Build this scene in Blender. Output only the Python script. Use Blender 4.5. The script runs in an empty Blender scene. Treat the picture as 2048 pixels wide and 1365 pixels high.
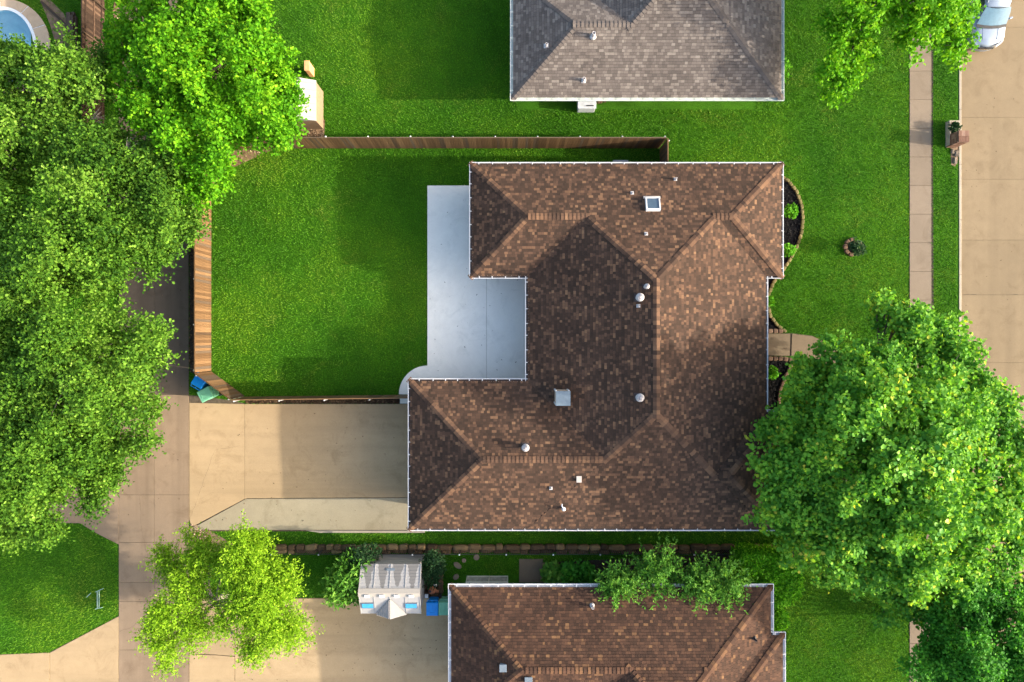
import bpy, bmesh, math, random
import numpy as np
from mathutils import Vector, Matrix

random.seed(7)
RNG = np.random.default_rng(11)
SC = bpy.context.scene
COL = SC.collection
rad = math.radians

# ------------------------------------------------------------------ camera, sky, sun, exposure
CAM_H = 36.0                      # drone height in metres
FPX = 1296.0                      # focal length in photo pixels (photo is 2048 wide)
cam_d = bpy.data.cameras.new('camera')
cam = bpy.data.objects.new('camera', cam_d)
COL.objects.link(cam)
cam.location = (0, 0, CAM_H)
cam.rotation_euler = (0, 0, 0)
cam_d.sensor_width = 36.0
cam_d.lens = FPX / 2048 * 36.0
cam_d.clip_end = 2000
SC.camera = cam

SUN_EL, SUN_AZ = 19.0, 8.0        # elevation; degrees south of east
world = bpy.data.worlds.new('World')
SC.world = world
world.use_nodes = True
wn = world.node_tree.nodes
bg = wn['Background']
sky = wn.new('ShaderNodeTexSky')
sky.sky_type = 'NISHITA'
sky.sun_disc = False
sky.sun_elevation = rad(SUN_EL)
sky.sun_rotation = rad(90 + SUN_AZ)
sky.air_density = 1.0
sky.dust_density = 5.0
sky.ozone_density = 1.0
bg.inputs['Strength'].default_value = 0.15
world.node_tree.links.new(sky.outputs[0], bg.inputs[0])

sun_d = bpy.data.lights.new('sun', 'SUN')
sun_d.energy = 2.6
sun_d.angle = rad(0.8)
sun_d.color = (1.0, 0.90, 0.76)
sun = bpy.data.objects.new('sun', sun_d)
COL.objects.link(sun)
ce, se = math.cos(rad(SUN_EL)), math.sin(rad(SUN_EL))
SUN_DIR = Vector((-ce * math.cos(rad(SUN_AZ)), ce * math.sin(rad(SUN_AZ)), -se))
sun.rotation_euler = SUN_DIR.to_track_quat('-Z', 'Y').to_euler()
sun.location = (40, -6, 20)

SC.view_settings.view_transform = 'Standard'
SC.view_settings.look = 'None'
SC.view_settings.gamma = 1
SC.view_settings.exposure = 1.95

# ------------------------------------------------------------------ helpers
def P(px, py, h=0.0):
    """photo pixel -> metres on the level plane at height h"""
    s = FPX / (CAM_H - h)
    return ((px - 1024.0) / s, (682.5 - py) / s, h)

def P2(px, py, h=0.0):
    return P(px, py, h)[:2]

class MB:
    """collects shapes and links them as ONE mesh object"""
    def __init__(self):
        self.v, self.f, self.t, self.m = [], [], [], []
        self.mi = 0
    def add(self, verts, faces, tint=0.5):
        o = len(self.v)
        self.v += [tuple(p) for p in verts]
        for f in faces:
            self.f.append(tuple(i + o for i in f))
            self.t.append(tint)
            self.m.append(self.mi)
    def box(self, c, s, rot=None, tint=0.5, taper=1.0):
        x, y, z = s[0] / 2, s[1] / 2, s[2] / 2
        k = taper
        vs = [(-x, -y, -z), (x, -y, -z), (x, y, -z), (-x, y, -z), (-x * k, -y * k, z), (x * k, -y * k, z), (x * k, y * k, z), (-x * k, y * k, z)]
        if rot is not None:
            vs = [rot @ Vector(p) for p in vs]
        vs = [(p[0] + c[0], p[1] + c[1], p[2] + c[2]) for p in vs]
        self.add(vs, [(0, 3, 2, 1), (4, 5, 6, 7), (0, 1, 5, 4), (1, 2, 6, 5), (2, 3, 7, 6), (3, 0, 4, 7)], tint)
    def bar(self, a, b, w, h=None, tint=0.5):
        a, b = Vector(a), Vector(b)
        d = b - a
        q = d.to_track_quat('X', 'Z').to_matrix()
        self.box((a + b) / 2, (d.length, w, h or w), q, tint)
    def tube(self, pts, rs, n=8, tint=0.5, cap=True):
        pts = [Vector(p) for p in pts]
        rings = []
        for i, p in enumerate(pts):
            d = (pts[min(i + 1, len(pts) - 1)] - pts[max(i - 1, 0)]).normalized()
            a = d.orthogonal().normalized() if i == 0 else (rings[-1][1] - rings[-1][1].dot(d) * d).normalized()
            b = d.cross(a)
            r = rs[i] if hasattr(rs, '__len__') else rs
            rings.append(([p + r * (math.cos(2 * math.pi * k / n) * a + math.sin(2 * math.pi * k / n) * b) for k in range(n)], a))
        vs = [q for r in rings for q in r[0]]
        fs = []
        for i in range(len(pts) - 1):
            for k in range(n):
                k2 = (k + 1) % n
                fs.append((i * n + k, i * n + k2, (i + 1) * n + k2, (i + 1) * n + k))
        if cap:
            fs.append(tuple(reversed(range(n))))
            fs.append(tuple((len(pts) - 1) * n + k for k in range(n)))
        self.add(vs, fs, tint)
    def lathe(self, c, prof, n=16, tint=0.5, M=None):
        """prof: list of (r, z)"""
        vs, fs = [], []
        for r, z in prof:
            for k in range(n):
                a = 2 * math.pi * k / n
                p = Vector((r * math.cos(a), r * math.sin(a), z))
                if M is not None:
                    p = M @ p
                vs.append((p[0] + c[0], p[1] + c[1], p[2] + c[2]))
        for i in range(len(prof) - 1):
            for k in range(n):
                k2 = (k + 1) % n
                fs.append((i * n + k, i * n + k2, (i + 1) * n + k2, (i + 1) * n + k))
        fs.append(tuple(reversed(range(n))))
        fs.append(tuple((len(prof) - 1) * n + k for k in range(n)))
        self.add(vs, fs, tint)
    def prism(self, poly, z0, z1, tint=0.5):
        n = len(poly)
        area = sum(poly[i][0] * poly[(i + 1) % n][1] - poly[(i + 1) % n][0] * poly[i][1] for i in range(n))
        if area < 0:
            poly = poly[::-1]
        vs = [(p[0], p[1], z0) for p in poly] + [(p[0], p[1], z1) for p in poly]
        fs = [tuple(range(n, 2 * n)), tuple(reversed(range(n)))]
        fs += [(i, (i + 1) % n, n + (i + 1) % n, n + i) for i in range(n)]
        self.add(vs, fs, tint)
    def build(self, name, mats, parent=None, smooth=False, tint=False, loc=None, bevel=0):
        me = bpy.data.meshes.new(name)
        me.from_pydata(self.v, [], self.f)
        for m in (mats if isinstance(mats, (list, tuple)) else [mats]):
            me.materials.append(m)
        if len(me.materials) > 1:
            me.polygons.foreach_set('material_index', self.m)
        if smooth:
            me.polygons.foreach_set('use_smooth', [True] * len(self.f))
        if tint:
            at = me.attributes.new('tint', 'FLOAT', 'FACE')
            at.data.foreach_set('value', self.t)
        me.update()
        o = bpy.data.objects.new(name, me)
        COL.objects.link(o)
        if parent is not None:
            o.parent = parent
            o.matrix_parent_inverse = Matrix.Identity(4)
            if parent.matrix_basis != Matrix.Identity(4):
                bpy.context.view_layer.update()
                o.matrix_parent_inverse = parent.matrix_world.inverted()
        if loc is not None:
            o.location = loc
        if bevel:
            b = o.modifiers.new('bevel', 'BEVEL')
            b.width = bevel
            b.segments = 2
            b.limit_method = 'ANGLE'
        return o

def tag(o, label=None, cat=None, group=None, kind=None):
    if label: o['label'] = label
    if cat: o['category'] = cat
    if group: o['group'] = group
    if kind: o['kind'] = kind
    return o

def thing(name, label, cat, loc=(0, 0, 0), rz=0.0, group=None):
    o = bpy.data.objects.new(name, None)
    o.empty_display_size = 0.2
    COL.objects.link(o)
    o.location = loc
    o.rotation_euler = (0, 0, rz)
    return tag(o, label, cat, group)

def local(mb, name, mats, parent, **k):
    """a part whose mesh is written in its parent's own coordinates"""
    o = mb.build(name, mats, None, **k)
    o.parent = parent
    return o

def inst(name, mesh, parent, M, color=None):
    o = bpy.data.objects.new(name, mesh)
    COL.objects.link(o)
    o.parent = parent
    o.matrix_basis = M
    if color is not None:
        o.color = (color, color, color, 1)
    return o

def pip(x, y, poly):
    x, y = np.asarray(x), np.asarray(y)
    r = np.zeros(x.shape, bool)
    n = len(poly)
    for i in range(n):
        x1, y1 = poly[i]; x2, y2 = poly[(i + 1) % n]
        if y1 == y2: continue
        c = ((y1 > y) != (y2 > y)) & (x < (x2 - x1) * (y - y1) / (y2 - y1) + x1)
        r ^= c
    return r

# ------------------------------------------------------------------ materials
def new_mat(name):
    m = bpy.data.materials.new(name)
    m.use_nodes = True
    nt = m.node_tree
    return m, nt, nt.nodes['Principled BSDF']

def N(nt, t, **k):
    n = nt.nodes.new(t)
    for a, b in k.items():
        if a in n.inputs: n.inputs[a].default_value = b
        else: setattr(n, a, b)
    return n

def ramp(nt, fac, stops, interp='LINEAR'):
    r = nt.nodes.new('ShaderNodeValToRGB')
    e = r.color_ramp.elements
    r.color_ramp.interpolation = interp
    while len(e) > 1: e.remove(e[-1])
    e[0].position = stops[0][0]; e[0].color = (*stops[0][1], 1)
    for p, c in stops[1:]:
        x = e.new(p); x.color = (*c, 1)
    nt.links.new(fac, r.inputs[0])
    return r.outputs[0]

def noise(nt, scale, detail=4, rough=0.6, vec=None, dist=0.0):
    n = N(nt, 'ShaderNodeTexNoise', Scale=scale, Detail=detail, Roughness=rough, Distortion=dist)
    if vec is None:
        tc = nt.nodes.new('ShaderNodeTexCoord')
        g = nt.nodes.new('ShaderNodeNewGeometry')
        vec = g.outputs['Position']
    nt.links.new(vec, n.inputs['Vector'])
    return n.outputs['Fac']

def mixc(nt, fac, a, b, mode='MIX'):
    m = nt.nodes.new('ShaderNodeMix')
    m.data_type = 'RGBA'; m.blend_type = mode
    for s, i in ((fac, 0), (a, 6), (b, 7)):
        if hasattr(s, 'is_linked') or hasattr(s, 'links'): nt.links.new(s, m.inputs[i])
        elif i == 0: m.inputs[0].default_value = s
        else: m.inputs[i].default_value = (*s, 1)
    return m.outputs[2]

def bump(nt, b, h, strength=0.3, dist=0.02):
    n = N(nt, 'ShaderNodeBump', Strength=strength, Distance=dist)
    nt.links.new(h, n.inputs['Height'])
    nt.links.new(n.outputs[0], b.inputs['Normal'])

def plain(name, col, rough=0.6, metal=0.0, var=0.12, scale=6.0, spec=0.4, bmp=0.0):
    m, nt, b = new_mat(name)
    f = noise(nt, scale, 5)
    lo = tuple(c * (1 - var) for c in col); hi = tuple(min(1, c * (1 + var)) for c in col)
    nt.links.new(ramp(nt, f, [(0.3, lo), (0.7, hi)]), b.inputs['Base Color'])
    b.inputs['Roughness'].default_value = rough
    b.inputs['Metallic'].default_value = metal
    b.inputs['Specular IOR Level'].default_value = spec
    if bmp: bump(nt, b, noise(nt, scale * 6, 3), bmp)
    return m

def concrete(name, col, blotch=0.22, stain=(0.4, 0.36, 0.3), stain_amt=0.35, obj_var=0.06, streak=None):
    m, nt, b = new_mat(name)
    big = noise(nt, 0.22, 5, 0.62)
    mid = noise(nt, 1.7, 6, 0.65)
    fine = noise(nt, 38.0, 3, 0.7)
    c = ramp(nt, big, [(0.3, tuple(x * (1 - blotch) for x in col)), (0.5, col), (0.72, tuple(min(1, x * (1 + blotch * 0.6)) for x in col))])
    c = mixc(nt, ramp(nt, mid, [(0.35, (0.0,) * 3), (0.75, (1,) * 3)]), c, tuple(x * 0.9 for x in col))
    if streak:
        g = nt.nodes.new('ShaderNodeNewGeometry')
        mp = N(nt, 'ShaderNodeMapping'); mp.inputs['Scale'].default_value = streak
        nt.links.new(g.outputs['Position'], mp.inputs[0])
        c = mixc(nt, ramp(nt, noise(nt, 1.0, 4, 0.6, vec=mp.outputs[0]), [(0.45, (0,) * 3), (0.72, (0.75,) * 3)]), c, tuple(x * 0.68 for x in col))
    st = noise(nt, 0.9, 7, 0.7, dist=0.8)
    sf = ramp(nt, st, [(0.52, (0,) * 3), (0.70, (stain_amt,) * 3)])
    c = mixc(nt, sf, c, tuple(col[i] * stain[i] * 2.0 * 0.55 for i in range(3)))
    c = mixc(nt, 0.5, c, ramp(nt, fine, [(0.3, (0.35,) * 3), (0.7, (0.65,) * 3)]), 'SOFT_LIGHT')
    if obj_var:
        oi = nt.nodes.new('ShaderNodeObjectInfo')
        c = mixc(nt, 1.0, c, ramp(nt, oi.outputs['Random'], [(0, (1 - obj_var,) * 3), (1, (1 + obj_var,) * 3)]), 'MULTIPLY')
    nt.links.new(c, b.inputs['Base Color'])
    b.inputs['Roughness'].default_value = 0.9
    b.inputs['Specular IOR Level'].default_value = 0.2
    bump(nt, b, fine, 0.25, 0.01)
    return m

def tinted(name, stops, attr=True, rough=0.85, fine=30.0, amount=0.5, interp='LINEAR', bmp=0.3):
    """colour by a per-face 'tint' (attr) or by the object's own colour value"""
    m, nt, b = new_mat(name)
    if attr:
        a = N(nt, 'ShaderNodeAttribute', attribute_name='tint')
        f = a.outputs['Fac']
    else:
        oi = nt.nodes.new('ShaderNodeObjectInfo')
        s = nt.nodes.new('ShaderNodeSeparateColor')
        nt.links.new(oi.outputs['Color'], s.inputs[0])
        f = s.outputs[0]
    c = ramp(nt, f, stops, interp)
    fn = noise(nt, fine, 4, 0.7)
    c = mixc(nt, amount, c, ramp(nt, fn, [(0.3, (0.3,) * 3), (0.7, (0.7,) * 3)]), 'SOFT_LIGHT')
    big = noise(nt, 0.5, 5, 0.6)
    c = mixc(nt, 0.55, c, ramp(nt, big, [(0.3, (0.38,) * 3), (0.7, (0.62,) * 3)]), 'SOFT_LIGHT')
    nt.links.new(c, b.inputs['Base Color'])
    b.inputs['Roughness'].default_value = rough
    b.inputs['Specular IOR Level'].default_value = 0.15
    if bmp: bump(nt, b, fn, bmp, 0.01)
    return m

def leaf_mat(name, stops, trans=0.35, rough=0.65):
    m, nt, b = new_mat(name)
    a = N(nt, 'ShaderNodeAttribute', attribute_name='tint')
    c = ramp(nt, a.outputs['Fac'], stops)
    nt.links.new(c, b.inputs['Base Color'])
    b.inputs['Roughness'].default_value = rough
    b.inputs['Specular IOR Level'].default_value = 0.12
    t = nt.nodes.new('ShaderNodeBsdfTranslucent')
    nt.links.new(mixc(nt, 1.0, c, (1.25, 1.2, 0.6), 'MULTIPLY'), t.inputs[0])
    mx = N(nt, 'ShaderNodeMixShader')
    mx.inputs[0].default_value = trans
    nt.links.new(b.outputs[0], mx.inputs[1]); nt.links.new(t.outputs[0], mx.inputs[2])
    nt.links.new(mx.outputs[0], nt.nodes['Material Output'].inputs[0])
    return m

BROWN = [(0.0, (0.0378, 0.0249, 0.0176)), (0.35, (0.0594, 0.0353, 0.0240)), (0.6, (0.0882, 0.0507, 0.0328)), (0.8, (0.1305, 0.0722, 0.0432)), (1.0, (0.1935, 0.1118, 0.0624))]
RUST = [(0.0, (0.0386, 0.0220, 0.0151)), (0.4, (0.0626, 0.0334, 0.0218)), (0.75, (0.0865, 0.0449, 0.0277)), (0.9, (0.1334, 0.0704, 0.0361)), (1.0, (0.1748, 0.0950, 0.0470))]
GREY = [(0.0, (0.088, 0.074, 0.066)), (0.4, (0.125, 0.105, 0.092)), (0.7, (0.160, 0.136, 0.118)), (1.0, (0.205, 0.178, 0.153))]
M = {}
for nm, st in (('brown', BROWN), ('rust', RUST), ('grey', GREY)):
    M['sh_' + nm] = tinted('shingle_' + nm, st, True)
    M['sho_' + nm] = tinted('shingle_piece_' + nm, st, False)
M['felt'] = plain('roof_felt', (0.03, 0.026, 0.025), 0.95)
M['white_metal'] = plain('white_painted_metal', (0.60, 0.60, 0.61), 0.4, var=0.06)
M['cream_metal'] = plain('pale_painted_metal', (0.52, 0.56, 0.51), 0.45, var=0.06)
M['dark_base'] = plain('mottled_dark_brown', (0.05, 0.04, 0.04), 0.95, var=0.5, scale=14)  # mottled dark brown for gutter floors and turbine vent bases
M['vent_grey'] = plain('vent_grey', (0.42, 0.37, 0.33), 0.6)
M['soffit'] = plain('soffit_paint', (0.62, 0.58, 0.53), 0.7)
M['glass_dark'] = plain('dark_glass', (0.03, 0.045, 0.06), 0.08, spec=0.8)
M['sky_glass'] = plain('skylight_glass', (0.05, 0.08, 0.11), 0.06, spec=0.9)
M['door_white'] = plain('door_paint', (0.7, 0.68, 0.64), 0.5)

def brick_mat(name, a, b2):
    m, nt, b = new_mat(name)
    tc = nt.nodes.new('ShaderNodeNewGeometry')
    sp = nt.nodes.new('ShaderNodeSeparateXYZ'); nt.links.new(tc.outputs['Position'], sp.inputs[0])
    ad = N(nt, 'ShaderNodeMath', operation='ADD'); nt.links.new(sp.outputs[0], ad.inputs[0]); nt.links.new(sp.outputs[1], ad.inputs[1])
    cb = nt.nodes.new('ShaderNodeCombineXYZ'); nt.links.new(ad.outputs[0], cb.inputs[0]); nt.links.new(sp.outputs[2], cb.inputs[1])
    br = N(nt, 'ShaderNodeTexBrick', Scale=1.0)
    br.inputs['Color1'].default_value = (*a, 1); br.inputs['Color2'].default_value = (*b2, 1)
    br.inputs['Mortar'].default_value = (0.4, 0.36, 0.31, 1)
    br.inputs['Mortar Size'].default_value = 0.006
    br.inputs['Brick Width'].default_value = 0.2; br.inputs['Row Height'].default_value = 0.075
    nt.links.new(cb.outputs[0], br.inputs['Vector'])
    nt.links.new(br.outputs[0], b.inputs['Base Color'])
    b.inputs['Roughness'].default_value = 0.9
    return m
M['brick'] = brick_mat('wall_brick', (0.30, 0.16, 0.10), (0.38, 0.22, 0.15))
M['brick_pale'] = brick_mat('wall_brick_pale', (0.42, 0.34, 0.27), (0.5, 0.40, 0.31))

WOOD = [(0, (0.060, 0.036, 0.020)), (0.12, (0.105, 0.078, 0.054)), (0.2, (0.085, 0.047, 0.021)), (0.6, (0.125, 0.070, 0.031)), (1, (0.175, 0.102, 0.048))]
def wood(name, stops, sc=1.0):
    m, nt, b = new_mat(name)
    oi = nt.nodes.new('ShaderNodeObjectInfo')
    tc = nt.nodes.new('ShaderNodeTexCoord')
    mp = N(nt, 'ShaderNodeMapping'); mp.inputs['Scale'].default_value = (30 * sc, 30 * sc, 1.6 * sc)
    nt.links.new(tc.outputs['Object'], mp.inputs[0])
    g = noise(nt, 1.0, 5, 0.65, vec=mp.outputs[0])
    c = ramp(nt, oi.outputs['Random'], stops)
    c = mixc(nt, 0.8, c, ramp(nt, g, [(0.3, (0.25,) * 3), (0.7, (0.7,) * 3)]), 'SOFT_LIGHT')
    st = noise(nt, 0.5, 5, 0.6)
    c = mixc(nt, ramp(nt, st, [(0.5, (0,) * 3), (0.75, (0.4,) * 3)]), c, tuple(x * 0.45 for x in stops[-1][1]))
    nt.links.new(c, b.inputs['Base Color'])
    b.inputs['Roughness'].default_value = 0.8
    b.inputs['Specular IOR Level'].default_value = 0.2
    return m
M['cedar'] = wood('cedar_board', WOOD)
M['old_wood'] = wood('old_board', [(0, (0.022, 0.013, 0.009)), (0.8, (0.045, 0.027, 0.018)), (1, (0.10, 0.062, 0.042))])
M['timber'] = wood('old_timber', [(0, (0.040, 0.028, 0.019)), (1, (0.10, 0.070, 0.047))])
M['galv'] = plain('galvanised_steel', (0.6, 0.62, 0.63), 0.35, 0.6)
M['black_metal'] = plain('black_metal', (0.02, 0.02, 0.022), 0.45)
M['bark'] = plain('bark', (0.085, 0.065, 0.05), 0.9, var=0.35, scale=9, bmp=0.5)
M['bark_pale'] = plain('bark_pale', (0.26, 0.22, 0.18), 0.9, var=0.3, scale=9, bmp=0.4)

# ground and paving
def grass_ground():
    m, nt, b = new_mat('grass_ground')
    big = noise(nt, 0.16, 4, 0.55)
    mid = noise(nt, 0.9, 6, 0.65)
    fine = noise(nt, 16.0, 4, 0.75)
    c = ramp(nt, big, [(0.3, (0.022, 0.085, 0.004)), (0.55, (0.034, 0.115, 0.005)), (0.75, (0.055, 0.14, 0.007))])
    c = mixc(nt, 0.7, c, ramp(nt, mid, [(0.3, (0.36,) * 3), (0.7, (0.64, 0.66, 0.55))]), 'SOFT_LIGHT')
    c = mixc(nt, 0.9, c, ramp(nt, fine, [(0.3, (0.2,) * 3), (0.7, (0.75,) * 3)]), 'SOFT_LIGHT')
    nt.links.new(c, b.inputs['Base Color'])
    b.inputs['Roughness'].default_value = 0.95
    b.inputs['Specular IOR Level'].default_value = 0.1
    bump(nt, b, fine, 0.8, 0.05)
    return m
M['ground'] = grass_ground()

def blade_mat():
    m, nt, b = new_mat('grass_blade')
    a = N(nt, 'ShaderNodeAttribute', attribute_name='tint')
    big = noise(nt, 0.16, 4, 0.55)
    mid = noise(nt, 0.7, 6, 0.65)
    c = ramp(nt, big, [(0.3, (0.036, 0.158, 0.005)), (0.48, (0.070, 0.220, 0.006)), (0.64, (0.135, 0.285, 0.011))])
    c = mixc(nt, 0.6, c, ramp(nt, mid, [(0.3, (0.36,) * 3), (0.7, (0.66, 0.66, 0.55))]), 'SOFT_LIGHT')
    dry = noise(nt, 0.45, 6, 0.65, dist=0.6)
    c = mixc(nt, ramp(nt, dry, [(0.53, (0,) * 3), (0.72, (0.7,) * 3)]), c, (0.19, 0.255, 0.03))
    c = mixc(nt, 1.0, c, ramp(nt, a.outputs['Fac'], [(0, (0.62, 0.66, 0.6)), (0.5, (1, 1, 1)), (0.95, (1.3, 1.22, 1.2)), (1, (1.9, 1.45, 2.4))]), 'MULTIPLY')
    nt.links.new(c, b.inputs['Base Color'])
    b.inputs['Roughness'].default_value = 0.6
    b.inputs['Specular IOR Level'].default_value = 0.2
    t = nt.nodes.new('ShaderNodeBsdfTranslucent'); nt.links.new(c, t.inputs[0])
    mx = N(nt, 'ShaderNodeMixShader'); mx.inputs[0].default_value = 0.3
    nt.links.new(b.outputs[0], mx.inputs[1]); nt.links.new(t.outputs[0], mx.inputs[2])
    nt.links.new(mx.outputs[0], nt.nodes['Material Output'].inputs[0])
    return m
M['blade'] = blade_mat()

M['drive'] = concrete('driveway_concrete', (0.36, 0.262, 0.15), 0.16, streak=(0.05, 0.7, 1))
M['drive_grey'] = concrete('driveway_grey_concrete', (0.27, 0.235, 0.16), 0.2)
M['street'] = concrete('street_concrete', (0.215, 0.162, 0.098), 0.12, streak=(0.5, 0.03, 1))
M['walk'] = concrete('sidewalk_concrete', (0.19, 0.15, 0.11), 0.12)
M['patio'] = concrete('patio_concrete', (0.72, 0.71, 0.65), 0.07, stain=(0.6, 0.62, 0.62), stain_amt=0.45, obj_var=0)
M['alley'] = concrete('alley_concrete', (0.23, 0.168, 0.112), 0.16, streak=(1.1, 0.05, 1))
M['alley_dark'] = concrete('alley_shaded_concrete', (0.125, 0.098, 0.074), 0.2, streak=(1.1, 0.05, 1))  # alley concrete with the fence's shade put into its colour
M['agg'] = concrete('exposed_aggregate', (0.17, 0.13, 0.085), 0.3)
M['kerb'] = concrete('kerb_concrete', (0.33, 0.29, 0.225), 0.15)
M['joint'] = plain('joint_dirt', (0.085, 0.064, 0.042), 0.95, var=0.4)
M['soil'] = plain('dark_soil', (0.035, 0.027, 0.02), 0.95, var=0.4, scale=10)
M['mulch'] = plain('black_mulch', (0.004, 0.004, 0.005), 1.0, var=0.5, scale=20, spec=0.1)
M['bare'] = plain('bare_earth', (0.19, 0.125, 0.075), 0.95, var=0.4, scale=4)
M['deck'] = concrete('pool_deck', (0.52, 0.38, 0.25), 0.15)
M['coping'] = plain('pool_coping', (0.78, 0.78, 0.76), 0.5, var=0.05)
M['plaster'] = plain('pool_plaster', (0.66, 0.90, 0.98), 0.6, var=0.06)

# ------------------------------------------------------------------ ground, street, paving
X = lambda px: (px - 1024) / 36.0
Y = lambda py: (682.5 - py) / 36.0
KERB_X, STREET_E = X(1921), X(2255)
POOL = (-90, 62, 15, 185)           # px box where the ground is open for the pool
def build_ground():
    xs = [-300, X(POOL[0]), X(POOL[1]), KERB_X - 0.001, KERB_X, STREET_E, STREET_E + 0.001, 300]
    zs = [0, 0, 0, 0, -0.13, -0.13, 0, 0]
    ys = [-300, Y(POOL[3]), Y(POOL[2]), 300]
    mb = MB()
    for i in range(len(xs) - 1):
        for j in range(3):
            if i == 1 and j == 1: continue
            mb.add([(xs[i], ys[j], zs[i]), (xs[i + 1], ys[j], zs[i + 1]), (xs[i + 1], ys[j + 1], zs[i + 1]), (xs[i], ys[j + 1], zs[i])], [(0, 1, 2, 3)])
    tag(mb.build('ground', M['ground']), kind='structure')
build_ground()

def poly_px(pts, h=0.0):
    return [P2(a, b, h) for a, b in pts]

PAVED = []       # px polygons with no grass
def slab_set(name, base_poly, slabs, base_z=0.004, z=0.03, zb=0.0, base_mat='joint', piece='slab', slab_mats=None):
    mb = MB()
    pts = poly_px(base_poly)
    mb.prism(pts, base_z - 0.003 + zb, base_z + zb)
    root = mb.build(name, M[base_mat])
    tag(root, kind='structure')
    PAVED.append(base_poly)
    for i, s in enumerate(slabs):
        poly, mat = (s if isinstance(s, tuple) and isinstance(s[1], str) else (s, slab_mats))
        b = MB()
        b.prism(poly_px(poly), base_z + 0.003 + zb, z + zb + 0.003 * (i % 3))
        b.build(piece, M[mat], root, bevel=0.006)
    return root

def rect(x0, y0, x1, y1, g=0.35):
    return [(x0 + g, y0 + g), (x1 - g, y0 + g), (x1 - g, y1 - g), (x0 + g, y1 - g)]

# street
ys = [-330, -200, -75, 53, 234, 358, 480, 590, 726, 811, 925, 1031, 1150, 1270, 1400, 1530, 1660]
sl = []
for a, b in zip(ys, ys[1:]):
    sl += [rect(1925, a, 2087, b, 0.2), rect(2087, a, 2251, b, 0.2)]
slab_set('street', [(1922, -330), (2254, -330), (2254, 1660), (1922, 1660)], sl, zb=-0.13, slab_mats='street', piece='concrete_panel')
# kerb: segments along the street's edge
kroot = tag(MB().build('kerb', M['kerb']), kind='structure')
bpy.data.meshes[kroot.data.name].clear_geometry()
mb = MB(); mb.prism([(X(1917.5), Y(1660)), (X(1921), Y(1660)), (X(1921), Y(-330)), (X(1917.5), Y(-330))], -0.14, 0.006)
kme = mb.build('kerb_bed', M['joint'], kroot)
for a in range(-330, 1660, 110):
    b = MB(); b.prism(poly_px(rect(1917.3, a, 1922.8, a + 110, 0.25)), -0.128, 0.03)
    b.build('kerb_segment', M['kerb'], kroot, bevel=0.015)
for a in range(-330, 1660, 110):
    b = MB(); b.prism(poly_px(rect(2252.5, a, 2258, a + 110, 0.25)), -0.128, 0.03)
    b.build('kerb_segment', M['kerb'], kroot)
PAVED.append([(1915, -400), (1925, -400), (1925, 1700), (1915, 1700)])

# sidewalk
ys = [143 + 57.2 * k for k in range(-7, 26)]
slab_set('sidewalk', [(1818, ys[0]), (1863, ys[0]), (1863, ys[-1]), (1818, ys[-1])], [rect(1818.5, a, 1862.5, b, 0.3) for a, b in zip(ys, ys[1:])], slab_mats='walk')

# front walk
slab_set('front_walk', [(1478, 667), (1585, 667), (1625, 672), (1660, 689), (1700, 716), (1760, 728), (1819, 730), (1819, 775), (1740, 772), (1660, 738), (1625, 722), (1585, 713), (1478, 711)],
         [([(1479, 668), (1580.5, 668), (1579, 712), (1479, 710)], 'agg'), ([(1583.5, 668), (1625, 673), (1643, 681), (1632, 724), (1625, 721), (1582, 712)], 'agg'),
          ([(1644.5, 682), (1660, 690), (1700, 717), (1740, 726), (1734, 769), (1660, 737), (1633.5, 725)], 'agg'), ([(1741.5, 726), (1760, 729), (1818, 731), (1818, 774), (1735.5, 770)], 'agg')])

# patio
arc = [(855 - 57 * math.sin(t), 790 - 58 * math.cos(t)) for t in [k * math.pi / 2 / 10 for k in range(11)]]
patio_poly = [(855, 372), (969, 372), (969, 543), (1073, 543), (1073, 776), (856, 776), (856, 789), (798, 789)] + [(x, y - 0.5) for x, y in arc[::-1][1:]]
slab_set('patio', [(855.3, 372.3)] + patio_poly[1:], [([(855, 372), (969, 372), (969, 543), (973, 543), (973, 776), (856, 776), (856, 789), (798, 789)] + [(x, y - 0.5) for x, y in arc[::-1][1:]], 'patio'), ([(973.4, 543), (1073, 543), (1073, 776), (973.4, 776)], 'patio')], slab_mats='patio', z=0.06, piece='concrete_slab')

# driveway (main house)
slab_set('driveway', [(378, 790), (465, 801), (492, 808), (850, 808), (850, 1063), (388, 1063), (378, 1040)],
         [([(379, 806), (489.5, 808.5), (489.5, 998), (384, 1054), (379, 1040)], 'drive'),
          ([(490, 808.5), (850, 808.5), (850, 994.6), (495, 996.6), (490, 998)], 'drive'),
          ([(492, 998.2), (850, 995.6), (850, 1060), (388, 1060), (389, 1054.5)], 'drive_grey')])
mb = MB(); mb.prism(poly_px([(612, 1060.8), (850, 1060.8), (850, 1065.5), (640, 1065.5)]), 0.0, 0.09)
tag(mb.build('drive_kerb', M['kerb'], bevel=0.02), kind='structure')
mb = MB(); mb.prism(poly_px([(800, 797), (850, 797), (850, 807.5), (800, 807.5)]), 0.0, 0.04)
tag(mb.build('path_stub', M['patio']), kind='structure')
PAVED.append([(800, 797), (850, 797), (850, 807.5), (800, 807.5)])
# alley
al = [-330, -210, -90, 32, 57, 78, 200, 320, 440, 540, 640, 790, 990, 1085, 1165, 1203, 1300, 1420, 1540, 1660]
sl = []
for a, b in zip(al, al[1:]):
    mt = 'alley_dark' if b <= 790 else 'alley'  # northern panels carry the fence shadow in their base colour
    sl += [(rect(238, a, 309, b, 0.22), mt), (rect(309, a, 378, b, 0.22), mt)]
slab_set('alley', [(238, -330), (378, -330), (378, 1660), (238, 1660)], sl, z=0.028, piece='concrete_panel')
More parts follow.
